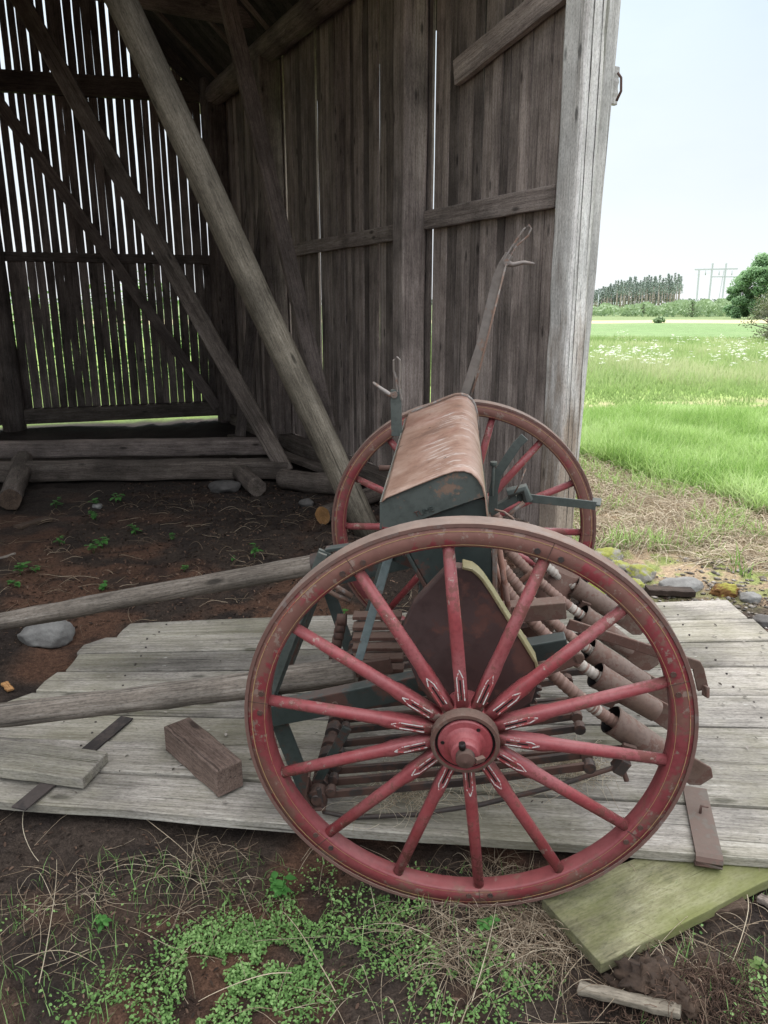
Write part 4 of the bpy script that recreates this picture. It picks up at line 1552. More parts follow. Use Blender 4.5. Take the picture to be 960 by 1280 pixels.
rock('stone', on_ground(58, 800, .035), .155, .12, .085, M['granite'], 'angular grey stone in the dirt left of the door boards', seed=2, rotz=.3)
rock('stone', on_ground(282, 613, .03), .17, .14, .075, M['granite_dark'], 'flat dark stone on the dirt under the floor beams', seed=4)
rock('stone', on_ground(122, 634, .01), .05, .04, .03, M['granite'], 'small pale stone in the dirt beyond the leafy weeds', seed=5)
rock('stone', on_ground(383, 632, .03), .07, .05, .05, M['granite_dark'], 'small pointed stone between the two cut logs', seed=6)
ms_list = [(722, 706, .16, .10, .07), (746, 722, .14, .10, .08), (775, 716, .11, .09, .06), (758, 700, .13, .1, .06), (800, 722, .13, .10, .07), (738, 745, .12, .1, .06), (790, 738, .10, .08, .05), (775, 742, .09, .07, .05)]
for k, (px, py, a_, b__, c_) in enumerate(ms_list):
    rock('mossy_stone', on_ground(px, py, .02), a_, b__, c_, M['moss_stone'], 'stone with yellow-green moss in the row beyond the door', 'stone', 'mossy foundation stones beyond the door', seed=10 + k, rotz=k * 1.1, rough=.16)
rock('stone', on_ground(852, 735, .015), .16, .10, .055, M['granite'], 'flat pale bare stone behind the bark piece', seed=31)
rock('moss_tuft', on_ground(906, 742, .015), .085, .07, .055, M['rust_moss'], 'orange-brown moss cushion beside the far corner of the door', 'moss', seed=33, rough=.25)
rock('stone', on_ground(937, 752, .015), .07, .06, .045, M['granite'], 'small grey stone right of the orange moss cushion', seed=34)
rock('stone', on_ground(955, 780, .015), .07, .06, .04, M['granite_dark'], 'dark stone at the right edge beside the door', seed=35)
for k, (px, py, s_) in enumerate([(815, 1228, .075), (850, 1245, .06), (780, 1235, .055), (880, 1210, .055), (835, 1205, .05)]):
    rock('peat_clod', on_ground(px, py, .0), s_ * 1.2, s_, s_ * .7, M['peat'], 'crumbly dark peat clod below the mossy board', 'peat', 'peat clods below the mossy board', seed=50 + k, rough=.5)


# ------------------------------------------------------------------ scatter helpers (numpy)
def blades(name, P, H, Wd, mat, lean=.5, seg=3, rnd=None, kind_label=None, cat=None, flat=False):
    n = len(P)
    ang = rng.uniform(0, 2 * np.pi, n)
    ln = rng.uniform(.1, 1, n) * lean
    dx, dy = np.cos(ang), np.sin(ang)
    fa = rng.uniform(0, 2 * np.pi, n)
    sx, sy = np.cos(fa), np.sin(fa)
    vs = np.zeros((n, seg * 2 + 1, 3)); tt = np.zeros((n, seg * 2 + 1))
    for k in range(seg + 1):
        t = k / seg
        cx = P[:, 0] + dx * H * ln * t ** 1.8; cy = P[:, 1] + dy * H * ln * t ** 1.8
        cz = P[:, 2] + H * t * (1 - .35 * ln * t)
        if k < seg:
            w = Wd * (1 - t ** 2) * .5
            vs[:, 2 * k] = np.stack([cx - sx * w, cy - sy * w, cz], 1); vs[:, 2 * k + 1] = np.stack([cx + sx * w, cy + sy * w, cz], 1)
            tt[:, 2 * k] = t; tt[:, 2 * k + 1] = t
        else:
            vs[:, 2 * k] = np.stack([cx, cy, cz], 1); tt[:, 2 * k] = 1
    m = seg * 2 + 1
    base = (np.arange(n) * m)[:, None]
    loops = []; fn = []
    fl = []
    for k in range(seg - 1):
        fl += [2 * k, 2 * k + 1, 2 * k + 3, 2 * k + 2]
        fn.append(4)
    fl += [2 * (seg - 1), 2 * (seg - 1) + 1, 2 * seg]; fn.append(3)
    loops = (base + np.array(fl)[None, :]).ravel()
    fns = np.tile(np.array(fn), n)
    r = rng.uniform(0, 1, n) if rnd is None else rnd
    o = np_mesh(name, vs.reshape(-1, 3), fns, loops, mat, np.repeat(r, len(fn)), tt.ravel())
    tag(o, kind_label, cat, None, 'stuff')
    return o


def straws(name, P, L, rad, mat, curl=.6, lift=.03, seg=5, rnd=None, label=None, cat=None, dirv=None):
    """thin bent stalks lying about"""
    n = len(P)
    ang = rng.uniform(0, 2 * np.pi, n) if dirv is None else dirv
    cv = rng.normal(0, curl, n)
    up = rng.uniform(0, 1, n) ** 2 * lift
    wob = rng.uniform(0, 6.28, n)
    vs = np.zeros((n, (seg + 1) * 3, 3))
    x_, y_ = P[:, 0].copy(), P[:, 1].copy()
    for k in range(seg + 1):
        t = k / seg
        a = ang + cv * t
        if k:
            x_ = x_ + np.cos(a) * L / seg; y_ = y_ + np.sin(a) * L / seg
        z = P[:, 2] + .006 + up * np.sin(np.pi * min(1, t * 1.0)) + .004 * np.sin(wob + t * 7)
        px_, py_ = -np.sin(a), np.cos(a)
        r_ = rad * (1 - .5 * t)
        for j, (ca_, sa_) in enumerate(((1, 0), (-.5, .87), (-.5, -.87))):
            vs[:, k * 3 + j] = np.stack([x_ + px_ * r_ * ca_, y_ + py_ * r_ * ca_, z + r_ * sa_], 1)
    fl = []; fn = []
    for k in range(seg):
        for j in range(3):
            j2 = (j + 1) % 3
            fl += [k * 3 + j, k * 3 + j2, k * 3 + 3 + j2, k * 3 + 3 + j]; fn.append(4)
    m = (seg + 1) * 3
    loops = ((np.arange(n) * m)[:, None] + np.array(fl)[None, :]).ravel()
    r = rng.uniform(0, 1, n) if rnd is None else rnd
    o = np_mesh(name, vs.reshape(-1, 3), np.tile(np.array(fn), n), loops, mat, np.repeat(r, len(fn)), smooth=True)
    tag(o, label, cat, None, 'stuff')
    return o


def leaves(name, P, S, mat, label=None, cat=None, tilt=.5, rnd=None, asp=.8, tagit=True):
    """small folded leaves: hexagon outlines"""
    n = len(P)
    a = rng.uniform(0, 2 * np.pi, n); ti = rng.normal(0, tilt, n); tj = rng.normal(0, tilt, n)
    ux = np.stack([np.cos(a), np.sin(a), ti], 1); ux /= np.linalg.norm(ux, axis=1)[:, None]
    uy = np.stack([-np.sin(a), np.cos(a), tj], 1); uy /= np.linalg.norm(uy, axis=1)[:, None]
    up = np.cross(ux, uy)
    sh = np.array([(-.5, 0, 0), (-.2, -.42, .10), (.25, -.40, .10), (.55, 0, -.03), (.25, .40, .10), (-.2, .42, .10)])
    vs = P[:, None, :] + (ux[:, None, :] * sh[None, :, 0:1] + uy[:, None, :] * sh[None, :, 1:2] * asp + up[:, None, :] * sh[None, :, 2:3]) * S[:, None, None]
    fl = [0, 1, 2, 3, 0, 3, 4, 5]
    loops = ((np.arange(n) * 6)[:, None] + np.array(fl)[None, :]).ravel()
    r = rng.uniform(0, 1, n) if rnd is None else rnd
    o = np_mesh(name, vs.reshape(-1, 3), np.full(n * 2, 4), loops, mat, np.repeat(r, 2))
    if tagit:
        tag(o, label, cat, None, 'stuff')
    return o


def pts_on_ground(x_, y_, dz=0.0):
    return np.stack([x_, y_, ground_z(x_, y_) + dz], 1)


def free_of_door(x_, y_, mgn=.0):
    return ~((y_ > plat_near(x_) - mgn) & (y_ < plat_far(x_) + mgn) & (x_ < PX1 + mgn) & (x_ > -1.84 - mgn))


# ------------------------------------------------------------------ vegetation: outside
# uncut lush grass
def wedge(n, y0, y1, x0f, x1f, pw=1.0):
    y_ = y0 + (y1 - y0) * rng.uniform(0, 1, n) ** pw
    x_ = x0f(y_) + (x1f(y_) - x0f(y_)) * rng.uniform(0, 1, n)
    return x_, y_


x_, y_ = wedge(75000, 5.6, 12.2, lambda q: .9 + 0 * q, lambda q: .60 * q + 1.2)
e_ = lush_edge(x_, y_) + (fbm(x_ * 1.5, y_ * 1.5, 3, 77) - .5) * 1.6
outb = ((x_ - P0.x) * D.y - (y_ - P0.y) * D.x) > .25          # outside the side wall
k = (e_ > 0) & outb
x_, y_ = x_[k], y_[k]
hh = (.10 + .34 * fbm(x_ * .9, y_ * .9, 3, 12)) * rng.uniform(.55, 1.35, len(x_))
hh *= 1 - .55 * sstep(11.2, 12.2, y_)
rr = np.clip((fbm(x_ * 1.3, y_ * 1.3, 3, 5) - .5) * 2.0 + rng.uniform(.05, .95, len(x_)), 0, 1)
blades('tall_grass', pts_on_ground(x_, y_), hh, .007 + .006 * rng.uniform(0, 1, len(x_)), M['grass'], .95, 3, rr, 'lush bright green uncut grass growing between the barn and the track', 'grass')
# short grass by the track and meadow behind it
x_, y_ = wedge(60000, 11.6, 45, lambda q: -.0 * q + 1.0, lambda q: .58 * q + 2, 1.5)
tr_ = np.exp(-((y_ - 12.7 - .10 * (x_ - 3) + (fbm(x_ * .35, y_ * .35, 3, 41) - .5) * 2.0) / 1.0) ** 2)
k = rng.uniform(0, 1, len(x_)) > tr_ * (.45 + .5 * (fbm(x_ * 2.3, y_ * 2.3, 4, 21) > .47))
x_, y_ = x_[k], y_[k]
hh = (.10 + .40 * sstep(14.0, 19, y_)) * rng.uniform(.55, 1.15, len(x_)) * (.5 + fbm(x_ * .5, y_ * .5, 3, 6)) * (1 - .5 * sstep(34, 44, y_))
rr = np.clip((fbm(x_ * .45, y_ * .22, 3, 15) - .5) * 2.2 + .45 + rng.uniform(-.25, .25, len(x_)), 0, 1)
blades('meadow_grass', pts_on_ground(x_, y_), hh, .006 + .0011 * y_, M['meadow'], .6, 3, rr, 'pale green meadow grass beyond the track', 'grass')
# dry cut grass beside the barn
x_, y_ = wedge(26000, 4.1, 9.0, lambda q: 1.35 + 0 * q, lambda q: .62 * q + .3)
e_ = lush_edge(x_, y_) + (fbm(x_ * 1.5, y_ * 1.5, 3, 77) - .5) * 1.6
outb = ((x_ - P0.x) * D.y - (y_ - P0.y) * D.x) > .10
k = (e_ < .4) & outb & free_of_door(x_, y_, .25) & (fbm(x_ * 2.2, y_ * 2.2, 3, 91) > .36) & (y_ > 4.75 + .3 * (x_ < 2.1) - .35 * (x_ > 2.6))
x_, y_ = x_[k], y_[k]
straws('dry_grass', pts_on_ground(x_, y_, .02 * rng.uniform(0, 1, len(x_))), rng.uniform(.12, .40, len(x_)), .0025, M['straw'], .9, .10, 5, None, 'pale dry cut grass lying in a mat beside the barn corner', 'dry grass')
x_, y_ = wedge(15000, 4.1, 8.6, lambda q: 1.35 + 0 * q, lambda q: .62 * q + .3)
e_ = lush_edge(x_, y_)
outb = ((x_ - P0.x) * D.y - (y_ - P0.y) * D.x) > .08
k = (e_ < .6) & outb & free_of_door(x_, y_, .12) & (fbm(x_ * 2.6 + 3, y_ * 2.6, 3, 191) > .49) & ((y_ > 5.0) | (x_ > 2.25)) & (y_ > 4.35 - .0 * x_)
x_, y_ = x_[k], y_[k]
blades('sparse_grass', pts_on_ground(x_, y_), rng.uniform(.05, .24, len(x_)), .008, M['grass'], .9, 3, None, 'thin green tufts growing through the dry cut grass', 'grass')

# white meadow flowers
fv = []; 
cl = [(at(700, 452, 20), 0)]
fx, fy, fz, fs_ = [], [], [], []
stx, sty, sth = [], [], []
for (px, py, spread, cnt, Y_) in ((760, 462, 26, 30, 19), (790, 468, 34, 46, 18), (826, 462, 24, 26, 19), (822, 480, 12, 10, 17), (925, 455, 16, 30, 20), (955, 462, 10, 14, 19.5), (905, 433, 40, 34, 27), (778, 416, 6, 14, 33), (850, 435, 18, 12, 26), (880, 470, 60, 22, 18), (745, 450, 14, 14, 20)):
    for _ in range(int(cnt * .42)):
        qx = px + random.gauss(0, spread * .5); yy = Y_ * random.uniform(.93, 1.07)
        p = at(qx, py, yy)
        h_ = random.uniform(.45, .75)
        if p.x < 1.6:
            continue
        stx.append(p.x); sty.append(p.y); sth.append(h_)
        g0 = gz1(p.x, p.y)
        for _u in range(random.randint(2, 5)):
            ox, oy, oz = random.gauss(0, .07), random.gauss(0, .07), random.gauss(0, .05)
            for _l in range(7):
                fx.append(p.x + ox + random.gauss(0, .022)); fy.append(p.y + oy + random.gauss(0, .022)); fz.append(g0 + h_ + oz + random.uniform(-.008, .008)); fs_.append(random.uniform(.022, .04))
fl_ = leaves('meadow_flowers', np.stack([fx, fy, fz], 1), np.array(fs_), M['umbel'], 'white cow parsley flower heads scattered over the meadow', 'flowers', .35)
stx, sty, sth = map(np.array, (stx, sty, sth))
blades('flower_stems', pts_on_ground(stx, sty), sth, .010, M['meadow'], .12, 3, None, 'green stalks carrying the white meadow flowers', 'flower stems')


# --- trees
def crown_pts(n, fn):
    out = []
    while len(out) < n:
        p = fn()
        if p is not None:
            out.append(p)
    return np.array(out)


def pine_mesh(h, seed):
    r_ = random.Random(seed)
    b = MB()
    b.tube([(0, 0, -.3), (r_.uniform(-.1, .1), 0, h * .4), (r_.uniform(-.15, .15), 0, h * .97)], [.30, .22, .05], 6)
    P = []; S = []
    z0 = h * r_.uniform(.46, .60)
    lay = 9
    for k in range(lay):
        t = k / (lay - 1)
        z = z0 + (h - z0) * t
        R_ = (1.55 * (1 - t ** 1.6) + .22) * r_.uniform(.75, 1.15)
        nb = r_.randint(4, 6)
        for q in range(nb):
            a_ = r_.uniform(0, 6.28); rr_ = R_ * r_.uniform(.45, 1.0)
            cx, cy = math.cos(a_) * rr_, math.sin(a_) * rr_
            b_ = (0, 0, z - .2)
            for _ in range(11):
                f = r_.uniform(.25, 1.1)
                P.append((cx * f + r_.gauss(0, .16), cy * f + r_.gauss(0, .16), z + r_.gauss(0, .22))); S.append(r_.uniform(.28, .55))
    return b, np.array(P), np.array(S)


def tree_thing(name, m4, trunk_mb, tm, P, S, cm, label, cat, group, rnd=None, tilt=.9):
    root = empty(name, m4)
    tag(root, label, cat, group)
    t = trunk_mb.build('trunk', tm, root, None, 0, local=True, fix=False)
    cr = leaves('crown', P, S, cm, tagit=False, tilt=tilt, rnd=rnd)
    cr.parent = root
    cr.matrix_parent_inverse = Matrix.Identity(4); cr.matrix_basis = Matrix.Identity(4)
    W[cr.name] = m4
    t.matrix_parent_inverse = Matrix.Identity(4); t.matrix_basis = Matrix.Identity(4)
    return root


protos = []
FY = 330
placed = []
for k in range(52):
    px = 741 + (848 - 741) * ((k + random.uniform(.1, .9)) / 52)
    Y_ = FY + random.uniform(0, 40)
    p = at(px, 395, Y_)
    # top line of the wood: rises from the left to x=830
    topy = np.interp(px, [738, 760, 790, 815, 838, 850], [366, 356, 348, 348, 345, 350]) + random.uniform(-3.5, 8)
    topz = at(px, topy, Y_).z
    gz_ = gz1(p.x, Y_) - .2
    placed.append((p.x, Y_, gz_, topz - gz_))
placed.append((at(853, 390, FY).x, FY + 5, gz1(at(853, 390, FY).x, FY + 5), at(853, 346, FY).z - gz1(at(853, 390, FY).x, FY)))
TH = 15.0
for k, (X_, Y_, g_, h_) in enumerate(placed):
    m4 = Matrix.Translation((X_, Y_, g_)) @ Matrix.Diagonal((1.0, 1.0, h_ / TH, 1)) @ Matrix.Rotation(random.uniform(0, 6.28), 4, 'Z')
    last = k == len(placed) - 1
    if k < 5:
        tb, P, S = pine_mesh(TH, 100 + k)
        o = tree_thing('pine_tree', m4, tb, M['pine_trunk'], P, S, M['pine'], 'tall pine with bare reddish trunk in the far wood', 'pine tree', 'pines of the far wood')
        protos.append(o)
    else:
        o = copy_tree(protos[k % 5], m4)
        if last:
            o['label'] = 'single pine standing apart at the right end of the far wood'
            if 'group' in o:
                del o['group']
# depth of the wood behind the front trunks
P = []; S = []
for _ in range(5200):
    px = random.uniform(728, 842); Y_ = FY + random.uniform(25, 60)
    ty = np.interp(px, [728, 760, 790, 815, 842], [368, 362, 356, 355, 358]) + random.uniform(0, 5)
    zt = at(px, ty, Y_).z
    X_ = at(px, 380, Y_).x
    P.append((X_, Y_, gz1(X_, Y_) + (zt - 1.0) * random.uniform(.12, 1.0) ** .7)); S.append(random.uniform(.7, 1.3))
fwm = leafmat('wood_depth', (.17, .21, .195), (.20, .24, .215), (.23, .27, .235), trans=.1)  # the wood's inner shade and distance haze are set in these colours
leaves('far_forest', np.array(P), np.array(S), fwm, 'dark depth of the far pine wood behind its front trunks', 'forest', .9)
# bush strip and low far forest to the right of the wood
P = []; S = []; rr = []
for _ in range(9000):
    px = random.uniform(722, 945); Y_ = random.uniform(150, 240)
    X_ = at(px, 385, Y_).x
    top = np.interp(px, [722, 790, 830, 845, 870, 905, 945], [384, 381, 379, 376, 377, 375, 376])
    top += 5 * (float(vnoise(px * .13, 4.4)) - .5) * 2
    zt = max(.6, at(px, top, Y_).z)
    t = random.uniform(0, 1) ** .8
    if float(vnoise(px * .16 + 30, Y_ * .05)) < .35 and px < 850:
        continue
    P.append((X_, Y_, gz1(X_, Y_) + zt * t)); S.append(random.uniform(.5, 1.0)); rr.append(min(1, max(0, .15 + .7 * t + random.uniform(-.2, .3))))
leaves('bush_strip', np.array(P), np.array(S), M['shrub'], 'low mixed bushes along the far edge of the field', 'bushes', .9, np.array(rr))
P = []; S = []
for _ in range(15000):
    px = random.uniform(-500, 2200); Y_ = random.uniform(560, 640)
    X_ = at(px, 380, Y_).x
    ty = 374 + 3 * (float(vnoise(px * .12, 9.4)) - .5)
    zt = at(px, ty, Y_).z
    P.append((X_, Y_, zt * random.uniform(.1, 1.0))); S.append(random.uniform(1.6, 2.6))
hz = leafmat('haze_forest', (.19, .25, .21), (.22, .28, .235), (.26, .32, .26), trans=.1)  # haze of the distance put into the leaf colours
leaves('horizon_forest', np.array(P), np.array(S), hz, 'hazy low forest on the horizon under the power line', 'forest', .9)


# broad trees on the right
def broad(h, wdt, seed, nl, ls):
    r_ = random.Random(seed)
    b = MB()
    b.tube([(0, 0, -.2), (.1, 0, h * .35), (.0, .1, h * .8)], [.16, .12, .04], 7)
    blobs = []
    for k in range(44):
        t = r_.uniform(.08, 1)
        R_ = wdt * .5 * math.sin(math.pi * min(1, .18 + t * .80)) ** .8
        a_ = r_.uniform(0, 6.28); q = R_ * math.sqrt(r_.uniform(.1, 1))
        blobs.append((math.cos(a_) * q, math.sin(a_) * q, h * t * .97, r_.uniform(.5, 1.0) * wdt * .19))
        b.tube([(0, 0, h * t * .6), (math.cos(a_) * q, math.sin(a_) * q, h * t * .95)], [.04, .012], 4)
    P = []; S = []; rr = []
    for k in range(nl):
        c_ = blobs[r_.randrange(len(blobs))]
        d_ = Vector((r_.gauss(0, 1), r_.gauss(0, 1), r_.gauss(0, 1))).normalized() * c_[3] * r_.uniform(.4, 1.1)
        P.append((c_[0] + d_.x, c_[1] + d_.y, max(.1, c_[2] + d_.z * .8))); S.append(r_.uniform(.6, 1.3) * ls)
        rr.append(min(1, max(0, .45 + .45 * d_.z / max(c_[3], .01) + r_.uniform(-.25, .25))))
    return b, np.array(P), np.array(S), np.array(rr)


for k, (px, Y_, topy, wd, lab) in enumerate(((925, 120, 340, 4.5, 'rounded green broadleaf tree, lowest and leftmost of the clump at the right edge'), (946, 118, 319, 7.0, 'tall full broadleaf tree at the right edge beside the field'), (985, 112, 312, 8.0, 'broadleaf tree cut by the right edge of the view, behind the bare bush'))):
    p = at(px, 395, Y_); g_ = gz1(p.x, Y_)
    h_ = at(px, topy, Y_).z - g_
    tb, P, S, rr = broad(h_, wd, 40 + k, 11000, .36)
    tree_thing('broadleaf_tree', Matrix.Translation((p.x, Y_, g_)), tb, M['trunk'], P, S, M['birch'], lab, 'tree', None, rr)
p = at(975, 425, 37); g_ = gz1(p.x, 37)
tb, P, S, rr = broad(at(960, 342, 37).z - g_, 3.2, 71, 3600, .085)
r_ = random.Random(5)
for k in range(90):
    a_ = r_.uniform(0, 6.28); l_ = r_.uniform(.6, 1.7); z_ = r_.uniform(.1, 1.5)
    tb.tube([(0, 0, z_ * .6), (math.cos(a_) * l_ * .5, math.sin(a_) * l_ * .5, z_ + .2), (math.cos(a_) * l_, math.sin(a_) * l_, z_ + r_.uniform(0, .9))], [.02, .012, .005], 4)
tree_thing('twiggy_bush', Matrix.Translation((p.x, 37, g_)), tb, M['trunk'], P, S, M['twig'], 'olive twiggy bush at the right edge of the meadow', 'bush', None, rr)
for k, (px, py, Y_) in enumerate(((823, 402, 83), (803, 392, 160), (790, 391, 165), (865, 391, 150))):
    p = at(px, py, Y_); g_ = gz1(p.x, Y_)
    tb, P, S, rr = broad([.6, 2.6, 2.2, 3.0][k], [1.2, 2.6, 2.4, 3][k], 80 + k, 500, .22)
    tree_thing('field_bush', Matrix.Translation((p.x, Y_, g_)), tb, M['trunk'], P, S, M['shrub'], ['small lone bush on the pale strip at the end of the field', 'green bush below the middle of the far wood', 'low bush in front of the far wood left of a taller one', 'bush at the foot of the low slope right of the far wood'][k], 'bush', None, rr)
# undergrowth behind the barn, seen through the gaps
P = []; S = []
for _ in range(5000):
    t = random.uniform(-1, 8); p = CORN + E * t - EN * random.uniform(4, 9)
    P.append((p.x, p.y, random.uniform(0, 1) ** 1.3 * (1.5 + 1.2 * float(vnoise(t * 1.1, 8)))))
    S.append(random.uniform(.06, .15))
leaves('undergrowth', np.array(P), np.array(S), M['cress'], 'bright green undergrowth behind the barn seen through the wall gaps', 'undergrowth', .8)

# --- power pylon
PY = 550
b = MB()
legs = [(874, 337), (891, 329), (908, 329)]
pp = []
for (px, ty) in legs:
    t_ = at(px, ty, PY); pp.append(t_)
    b.beam((t_.x + (.6 if px == 874 else 0), PY, 0), (t_.x, PY, t_.z), .9, .9, (0, 1, 0))
b.beam((pp[0].x - 3, PY, pp[0].z), (at(922, 336, PY).x, PY, at(922, 336, PY).z), .7, .9)
z2 = at(900, 346, PY).z
b.beam((pp[1].x, PY, z2), (at(926, 346, PY).x, PY, z2), .5, .7)
b.beam((at(898, 372, PY).x, PY, 2), (at(905, 338, PY).x, PY, at(905, 338, PY).z), .35, .35)
py_root = empty('power_pylon', Matrix.Translation((pp[1].x, PY, 0)))
tag(py_root, 'grey portal power pylon with three masts far beyond the field', 'pylon')
b.build('mast', M['pylon'], py_root)
b = MB()
for px, ty in ((882, 341), (899, 341), (915, 341)):
    q = at(px, ty, PY); b.tube([(q.x, PY, q.z + 1.5), (q.x, PY, q.z - 1.6)], .35, 6)
b.build('insulator', M['pylon'], py_root)
# wires
b = MB()
for (px0, py0, px1, py1, Y_) in ((873, 341, 640, 352, 540), (890, 341, 640, 356, 540)):
    a0 = at(px0, py0, PY - 1); a1 = at(px1, py1, Y_)
    pts = []
    for k in range(13):
        t = k / 12; q = a0.lerp(a1, t); q.z -= 6 * math.sin(math.pi * t) * .6; pts.append(q)
    b.tube(pts, .035, 4)
wr = b.build('power_line', M['pylon'])
tag(wr, 'thin power line wires running left from the far pylon', 'power line')
b = MB()
a0 = at(690, 384, 290); a1 = at(850, 381, 290)
b.tube([a0, a0.lerp(a1, .5) + Vector((0, 0, -.4)), a1], .045, 4)
for px in (748, ):
    q = at(px, 375, 290); b.tube([(q.x, 290, 0), (q.x, 290, q.z + 2)], .12, 5)
wr = b.build('field_power_line', M['pylon'])
tag(wr, 'low power line on a pale pole crossing in front of the far wood', 'power line')


# ------------------------------------------------------------------ vegetation and litter: near
# chickweed mats in the foreground
cx, cy, cs = [], [], []
for (px, py, rx_, cnt) in ((300, 1215, 90, 2600), (380, 1190, 70, 900), (500, 1160, 70, 700), (640, 1220, 60, 500), (300, 1215, 80, 1700), (250, 1250, 90, 1500), (370, 1230, 60, 900), (330, 1165, 55, 700), (250, 1180, 50, 500), (400, 1140, 45, 450), (480, 1100, 60, 500), (430, 1080, 50, 260), (540, 1200, 55, 450), (590, 1230, 60, 500), (520, 1140, 50, 500), (480, 1220, 45, 350), (560, 1260, 70, 600), (620, 1170, 50, 220), (120, 1260, 60, 380), (40, 1150, 40, 60), (900, 1265, 45, 420), (850, 1150, 25, 60), (190, 1130, 40, 120), (340, 1105, 40, 180), (660, 1240, 40, 150), (940, 1240, 30, 200), (200, 1275, 80, 700), (440, 1180, 40, 250)):
    ctr = on_ground(px, py)
    sc = rx_ / FPX * 1.9
    cx.append(ctr.x + rng.normal(0, sc * .55, cnt)); cy.append(ctr.y + rng.normal(0, sc * .62, cnt))
cx = np.concatenate(cx); cy = np.concatenate(cy)
k = (cy < plat_near(cx) - .03) & (fbm(cx * 10, cy * 10, 3, 61) > .455)
cx, cy = cx[k], cy[k]
P = pts_on_ground(cx, cy, 0)
dn = fbm(cx * 9, cy * 9, 2, 71)
P[:, 2] += .004 + .028 * rng.uniform(0, 1, len(cx)) * dn * 1.6
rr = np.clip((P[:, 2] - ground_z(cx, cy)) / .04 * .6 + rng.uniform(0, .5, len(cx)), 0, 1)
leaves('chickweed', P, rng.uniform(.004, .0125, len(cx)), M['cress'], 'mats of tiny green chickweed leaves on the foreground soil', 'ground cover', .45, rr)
# thin grass blades among the chickweed
x_ = rng.uniform(-1.3, 1.3, 2600); y_ = rng.uniform(1.3, 2.1, 2600)
k = (y_ < plat_near(x_) - .04) & (fbm(x_ * 5 + 7, y_ * 5, 3, 311) > .55)
x_, y_ = x_[k], y_[k]
blades('foreground_grass', pts_on_ground(x_, y_), rng.uniform(.02, .09, len(x_)), .0028, M['cress'], 1.0, 3, None, 'thin short grass blades among the foreground chickweed', 'grass')
# fine crumbs of peat, bark and chips
x_ = rng.uniform(-2.6, 2.6, 34000); y_ = 1.2 + 6.2 * rng.uniform(0, 1, 34000) ** 1.5
k = free_of_door(x_, y_, .0) & ~((x_ > 1.5) & (y_ > 4.2))
x_, y_ = x_[k], y_[k]
leaves('soil_crumbs', pts_on_ground(x_, y_, .004), rng.uniform(.003, .022, len(x_)) * (.6 + .16 * y_), M['debris'], 'crumbs of bark, chips and dead leaves on the dark soil', 'litter', .45, rng.uniform(0, 1, len(x_)) ** 1.6, .5)
# dead stalks on the foreground soil
x_ = rng.uniform(-1.5, 1.5, 640); y_ = rng.uniform(1.3, 2.15, 640)
k = (y_ < plat_near(x_) - .04) & (fbm(x_ * 4, y_ * 4, 3, 133) > .46)
x_, y_ = x_[k], y_[k]
straws('dead_stalks', pts_on_ground(x_, y_, .004), rng.uniform(.06, .30, len(x_)), .0011, M['dead'], .35, .07, 7, rng.uniform(0, 1, len(x_)) ** .8, 'dead straw stalks strewn over the foreground soil', 'straw')
# thin dry stalks on the barn floor
x_ = rng.uniform(-3.2, .3, 520); y_ = rng.uniform(3.2, 6.8, 520)
k = free_of_door(x_, y_, .05) & (fbm(x_ * 2, y_ * 2, 3, 233) > .44)
x_, y_ = x_[k], y_[k]
straws('floor_stalks', pts_on_ground(x_, y_, .004), rng.uniform(.06, .26, len(x_)), .0020, M['dead'], .8, .05, 6, rng.uniform(0, .8, len(x_)), 'broken stalks and twigs on the dark barn floor', 'straw')
# brown fibres on the peat heap
x_ = rng.normal(.80, .13, 1500); y_ = rng.normal(1.52, .08, 1500)
straws('peat_fibres', pts_on_ground(x_, y_, .02 * rng.uniform(0, 1, 1500)), rng.uniform(.015, .06, 1500), .0014, M['debris'], 1.0, .03, 4, rng.uniform(.2, 1, 1500), 'brown crumbly peat fibres below the mossy board', 'peat fibres')
# fibrous dry clump in front of the wheel
bx, by = [], []
for (px, py, rx_, cnt) in ((660, 1150, 40, 260), (620, 1110, 45, 160), (560, 1175, 60, 220), (640, 1190, 45, 160), (90, 1130, 80, 80), (250, 1090, 80, 80), (700, 1195, 30, 120), (880, 1210, 60, 90)):
    ctr = on_ground(px, py); sc = rx_ / FPX * 1.8
    bx.append(ctr.x + rng.normal(0, sc * .5, cnt)); by.append(ctr.y + rng.normal(0, sc * .5, cnt))
bx = np.concatenate(bx); by = np.concatenate(by)
straws('dry_roots', pts_on_ground(bx, by, .004), rng.uniform(.05, .22, len(bx)), .0010, M['dead'], .5, .035, 6, None, 'matted dry grass roots at the foot of the near wheel', 'straw')
# long single stems
sx_, sy_, sa_, sl_ = [], [], [], []
for (pa, pb) in (((20, 1215), (125, 1212)), ((50, 1235), (95, 1075)), ((365, 1225), (250, 1270)), ((30, 1020), (15, 1100)), ((165, 1020), (250, 1085)), ((190, 1110), (235, 1105)), ((420, 1250), (370, 1140)), ((700, 1240), (770, 1130)), ((860, 1120), (930, 1200)), ((780, 1100), (860, 1230)), ((930, 1120), (955, 1230)), ((480, 1100), (420, 1060)), ((590, 1260), (640, 1130))):
    a_ = on_ground(*pa); b__ = on_ground(*pb)
    sx_.append(a_.x); sy_.append(a_.y); sa_.append(math.atan2(b__.y - a_.y, b__.x - a_.x)); sl_.append((b__ - a_).length)
straws('long_stems', pts_on_ground(np.array(sx_), np.array(sy_), .015), np.array(sl_), .0019, M['straw'], .35, .06, 9, rng.uniform(.4, 1, len(sx_)), 'long pale dead stems lying across the foreground', 'straw', np.array(sa_))
